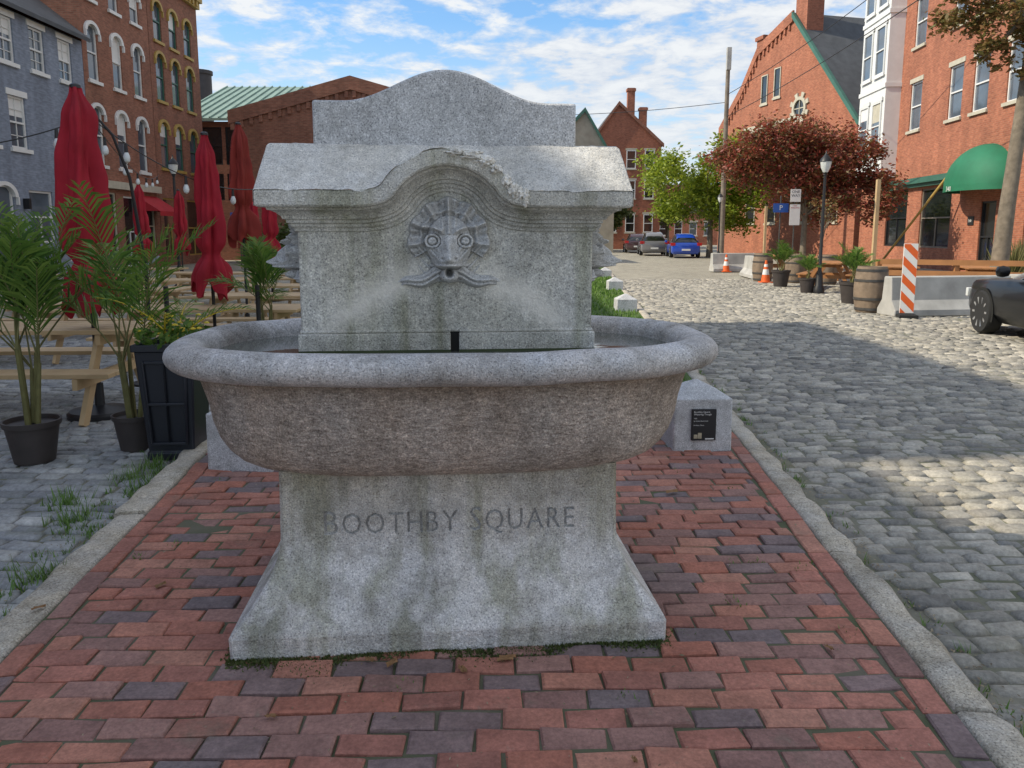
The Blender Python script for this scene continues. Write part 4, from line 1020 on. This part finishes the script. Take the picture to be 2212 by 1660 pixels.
for x,y,r_ in((9.6,19.2,70),(10.6,22.5,60),(11.2,18.6,70),(10.3,26,70),(9.4,28,75)): dup(T2,(x,y,GZ),rad(r_),'orange stained picnic table on street patio')
e=thing('wooden_rail_fence','low orange wooden rail fence around patio','fence',(0,0,GZ)); 
rp_=[(8.5,17.9),(9.9,17.2),(11.4,16.5),(13,15.9)]
mb=MB()
for p in rp_: mb.box(p[0]-.05,p[0]+.05,p[1]-.05,p[1]+.05,0,.95)
mb.obj('posts',e,WOOD)
for z in(.35,.65,.9):
    mb=MB()
    for a,b_ in zip(rp_,rp_[1:]): mb.beam((a[0],a[1]-.07,z),(b_[0],b_[1]-.07,z),.04,.12)
    mb.obj('rail',e,WOOD)
for (x,y,h) in((9.35,20.0,2.9),(10.1,31,2.6)):
    e=thing('wooden_post','plain pale wooden post on the patio','post',(x,y,GZ),0,'patio light posts'); mb=MB(); mb.box(-.045,.045,-.045,.045,0,h); mb.box(-.12,.12,-.12,.12,0,.1); mb.obj('post',e,PINE)
def sign(loc,h,panels,label,rz=0):
    e=thing('street_sign',label,'sign',loc,rz); mb=MB(); mb.tube([(0,0,0),(0,0,h)],.03,8); mb.obj('pole',e,STEEL)
    for z,w_,hh,m_,txt,tm,ts in panels:
        mb=MB(); mb.box(-w_/2,w_/2,-.05,-.035,z,z+hh); s=mb.obj('panel',e,m_)
        if txt: text_part(txt,ts,s,tm,(0,-.053,z+hh-ts*.95),(rad(90),0,0),'CENTER')
sign((11.05,30.5,GZ),3.3,[(2.75,.40,.48,REFW,'ONE\nWAY',BLK,.15),(1.85,.40,.8,REFW,'NO\nPARKING',LAMPR,.08)],'white parking sign plates on steel post')
sign((10.6,30.8,GZ),3.0,[(2.35,.6,.35,SIGNB,'P',REFW,.27)],'small blue sign on steel post')
sign((-11.9,34,GZ),2.6,[(2.05,.75,.38,SIGNB,'PARKING',REFW,.13),(1.68,.85,.32,BLK,'< ONE WAY',REFW,.13)],'blue sign over black one way arrow sign')
# ------------------------------------------------------------ cars
def car(loc,rz,L,W,H,pm,label,hatch=True):
    e=thing('parked_car',label,'car',loc,rz,'cars parked along the street')
    hw=W/2
    if hatch: S=[(.5,.32,.72,.50,.52,.6),(.48,.24,.86,.60,.62,.7),(.42,.2,.96,.66,.68,.75),(.28,.2,1,.70,.75,.78),(.19,.2,1,.72,.80,.76),(.06,.2,1,.73,1.34,.62),(-.02,.2,1,.74,1.44,.60),(-.2,.2,1,.76,1.47,.60),(-.36,.2,1,.78,1.42,.58),(-.44,.22,.98,.80,1.22,.60),(-.485,.26,.94,.80,.92,.68),(-.5,.34,.88,.72,.74,.7)]
    else: S=[(.5,.32,.70,.50,.52,.6),(.48,.24,.86,.62,.64,.7),(.42,.2,.96,.70,.72,.75),(.28,.2,1,.75,.80,.78),(.17,.2,1,.77,.85,.76),(.02,.2,1,.78,1.28,.62),(-.05,.2,1,.78,1.38,.60),(-.18,.2,1,.79,1.40,.58),(-.30,.2,1,.80,1.26,.60),(-.38,.2,.99,.80,.98,.66),(-.46,.24,.95,.78,.86,.72),(-.5,.34,.88,.66,.68,.7)]
    k_=H/1.47; vs=[];fs=[];mi=[]
    for (y,zl,wf,zs_,zt,rw_) in S:
        y*=L; w1=hw*wf; zs2=zs_*k_*1.12; zt2=max(zt*k_,zs2+.02); rw2=rw_*hw if zt2>zs2+.12 else w1*.86
        half=[(w1*.86,zl),(w1,zl+.14),(w1*1.0,(zl+zs2)/2+.05),(w1*.975,zs2-.04),(w1*.93,zs2),(rw2+.03,zt2-.07 if zt2>zs2+.12 else zs2+.01),(rw2-.06,zt2-.012),(rw2*.5,zt2)]
        vs+=[(x,y,z) for x,z in half]+[(-x,y,z) for x,z in reversed(half)]
    n=16
    for i in range(len(S)-1):
        cab=min(S[i][4],S[i+1][4])>1.1; tr2=max(S[i][4],S[i+1][4])>1.1 and not cab
        for k in range(n):
            fs.append((i*n+k,(i+1)*n+k,(i+1)*n+(k+1)%n,i*n+(k+1)%n))
            m_=0
            if cab and k in(4,10): m_=1
            if tr2 and k in(4,5,6,7,8,9,10): m_=1
            mi.append(m_)
    fs.append(tuple(range(n)));mi.append(0);fs.append(tuple(reversed([(len(S)-1)*n+k for k in range(n)])));mi.append(0)
    mb=MB(); mb.v=vs;mb.f=fs;mb.m=mi; bo=mb.obj('body',e,[pm,CGL],smooth=45)
    for s in(-1,1):
        for yy in(.31*L,-.30*L):
            wr=.335; x=s*(hw-.075); wo=MB(); wo.lathe([(wr-.09,-.11),(wr-.02,-.11),(wr,-.08),(wr,.08),(wr-.02,.11),(wr-.09,.11),(wr-.10,.09),(wr-.10,-.09)],36,0,(x,yy,wr),axis='x'); wh=wo.obj('wheel',e,TYRE)
            rm=MB(); rm.lathe([(wr-.085,s*-.02),(wr-.085,s*.10),(wr-.105,s*.10),(wr-.11,s*.03),(.02,s*.03)],36,1,(x,yy,wr),axis='x')
            rm.lathe([(wr-.082,s*.098),(wr-.082,s*.106),(wr-.108,s*.106),(wr-.108,s*.098)],36,0,(x,yy,wr),axis='x')
            for q in range(10):
                a=2*math.pi*q/10; rm.beam((x+s*.085,yy+.03*math.cos(a),wr+.03*math.sin(a)),(x+s*.10,yy+(wr-.10)*math.cos(a),wr+(wr-.10)*math.sin(a)),.03,.032,0)
            rm.lathe([(.05,s*.06),(.05,s*.1),(0.001,s*.105)],14,0,(x,yy,wr),axis='x'); rm.obj('rim',wh,[RIM,BLK])
            ar=MB(); ctr=[(s*(hw+.006),yy+(wr+.05)*math.cos(rad(-20+220*q/20)),wr+(wr+.05)*math.sin(rad(-20+220*q/20))) for q in range(21)]
            ar.add(ctr,[tuple(range(21))]); ar.obj('wheel_arch',e,DARK,smooth=0)
        mb=MB(); mb.box(s*hw*.9-.15,s*hw*.9+.15,-L*.5-.004,-L*.47,.72*k_+.02,.72*k_+.2); mb.obj('tail_lamp',e,LAMPR,bevel=.01)
        mb=MB(); mb.box(s*hw*.72-.16,s*hw*.72+.16,L*.478,L*.495,.52,.66); mb.obj('headlight',e,BULB,bevel=.01)
        mb=MB(); mb.lathe([(.0,-.1),(.07,-.07),(.085,0),(.07,.07),(0,.1)],12,0,(s*(hw+.10),.14*L,.98*k_),axis='x'); mb.obj('mirror',e,pm)
        mb=MB()
        for yy in(.02*L,-.2*L): mb.box(s*(hw*1.0)-.012,s*(hw*1.0)+.018,yy-.11,yy+.0,.78*k_,.81*k_)
        mb.obj('door_handle',e,RIM)
    mb=MB(); mb.box(-.26,.26,-L*.5-.02,-L*.5+.01,.45,.56); mb.obj('licence_plate',e,REFW)
    return e
car((8.06,10.45,GZ),rad(-8),4.6,1.82,1.50,PBLK,'glossy black sedan with silver alloy wheels at kerb',False)
car((11.0,50,GZ),rad(-6),4.1,1.8,1.5,PBLU,'bright blue hatchback parked under green tree')
car((9.95,55,GZ),rad(-6),4.4,1.85,1.6,PGRY,'grey sport utility car parked at street end')
car((9.9,62,GZ),rad(-6),4.4,1.8,1.5,PRED,'dark maroon car parked at street end')
# ------------------------------------------------------------ small ground details
mb=MB()
def tuft(x,y,z,n,h,sp,mi=0):
    for k in range(n):
        a=U(0,6.28); r=U(0,sp); bx,by=x+r*math.cos(a),y+r*math.sin(a); a2=U(0,6.28); w_=U(.002,.005); l=U(.3,1)*h
        mb.add([(bx-w_*math.sin(a2),by+w_*math.cos(a2),z),(bx+w_*math.sin(a2),by-w_*math.cos(a2),z),(bx+l*.6*math.cos(a2),by+l*.6*math.sin(a2),z+l)],[(0,1,2)],mi)
for k in range(90):
    y=U(1.8,5.6); tuft(xL(y)-.2-abs(R.gauss(0,.12)),y,GZ-.01,14,.05,.05)
for x,y in((-2.15,3.3),(-2.4,4.0),(-2.25,4.6),(-2.45,4.75),(-2.3,3.1),(-2.6,4.3),(-2.4,5.0)): tuft(x,y,GZ-.01,110,.12,.14)
for k in range(60):
    y=U(2,12); tuft(xR(y)+.18+abs(R.gauss(0,.06)),y,GZ-.01,10,.05,.04)
for k in range(34):
    y=U(2.2,5.3); x=U(xL(y)+.1,xR(y)-.1); tuft(x,y,-.008,14,.025,.05)
tag(mb.obj('weeds',None,GRASS,smooth=0),'small green weeds growing along kerbs and joints','weeds','stuff')
mb=MB()
cs,sn=math.cos(rad(5)),math.sin(rad(5))
for k in range(5200):
    lx=U(-.8,.8); ly=-.622-abs(R.gauss(0,.022))*(1.2+math.sin(lx*9)+.6*math.sin(lx*23)); 
    if R.random()<.25: lx=R.choice((-1,1))*(.79+abs(R.gauss(0,.015))); ly=U(-.62,.62)
    X=-.268+lx*cs-ly*sn; Y=3.22+lx*sn+ly*cs; s=U(.003,.007); a=U(0,3.14)
    mb.add([(X-s*math.cos(a),Y-s*math.sin(a),-.002),(X+s*math.cos(a),Y+s*math.sin(a),-.002),(X+U(-s,s),Y+U(-s,s),U(.002,.012))],[(0,1,2)])
tag(mb.obj('moss',None,MOSS,smooth=0),'green moss growing around the trough base','moss','stuff')
# crumbs of dry leaf, grit and dirt gathered on the paving and in the gutters
mb=MB()
def crumb(x,y,z,s):
    a=U(0,3.14); mb.add([(x-s*math.cos(a),y-s*math.sin(a),z),(x+s*.4*math.sin(a),y-s*.4*math.cos(a),z+s*.3),(x+s*math.cos(a),y+s*math.sin(a),z+s*U(0,.5)),(x-s*.4*math.sin(a),y+s*.4*math.cos(a),z+s*.2)],[(0,1,2,3)])
for k in range(900):
    y=U(1.4,5.6); x=U(xL(y),xR(y)); crumb(x,y,.006,U(.002,.007)*(1 if R.random()<.93 else 2))
for k in range(1500):
    y=U(1.6,11); crumb(xR(y)+.17+abs(R.gauss(0,.07)),y,GZ+.006,U(.003,.011))
for k in range(700):
    y=U(1.6,6); crumb(xL(y)-.2-abs(R.gauss(0,.12)),y,GZ+.006,U(.003,.010))
tag(mb.obj('leaf_litter',None,leafmat('litter',[(.10,.07,.04),(.24,.17,.09),(.34,.28,.18),(.14,.12,.06)],.05),smooth=0),'crumbs of dry leaf and grit on paving','litter','stuff')
LEAF=mat('dead_leaf',(.32,.17,.07),.8,.4,30,.1)
for x,y,s,r_ in((-.42,2.50,.028,1),(-.17,2.46,.025,2),(-.02,2.53,.035,.3),(-1.5,3.1,.03,1.2),(.93,4.3,.045,.5),(-.75,2.2,.02,3),(1.15,2.6,.02,2),(-1.9,2.9,.025,.7),(.35,2.0,.015,1.7),(-.5,2.52,.022,2.5)):
    mb=MB(); n=12; vs=[(0,0,.008)]+[(s*math.cos(2*math.pi*k/n)*(1+.25*math.sin(k*2.1)),s*.5*math.sin(2*math.pi*k/n)*(1+.25*math.cos(k*3)),.003+.010*abs(math.sin(k*1.3))) for k in range(n)]
    mb.add(vs,[(0,1+k,1+(k+1)%n) for k in range(n)]); o=mb.obj('fallen_leaf',None,LEAF,loc=(x,y,.004),rot=(0,0,r_)); tag(o,'curled brown fallen leaf on the bricks','leaf',None,'fallen leaves')
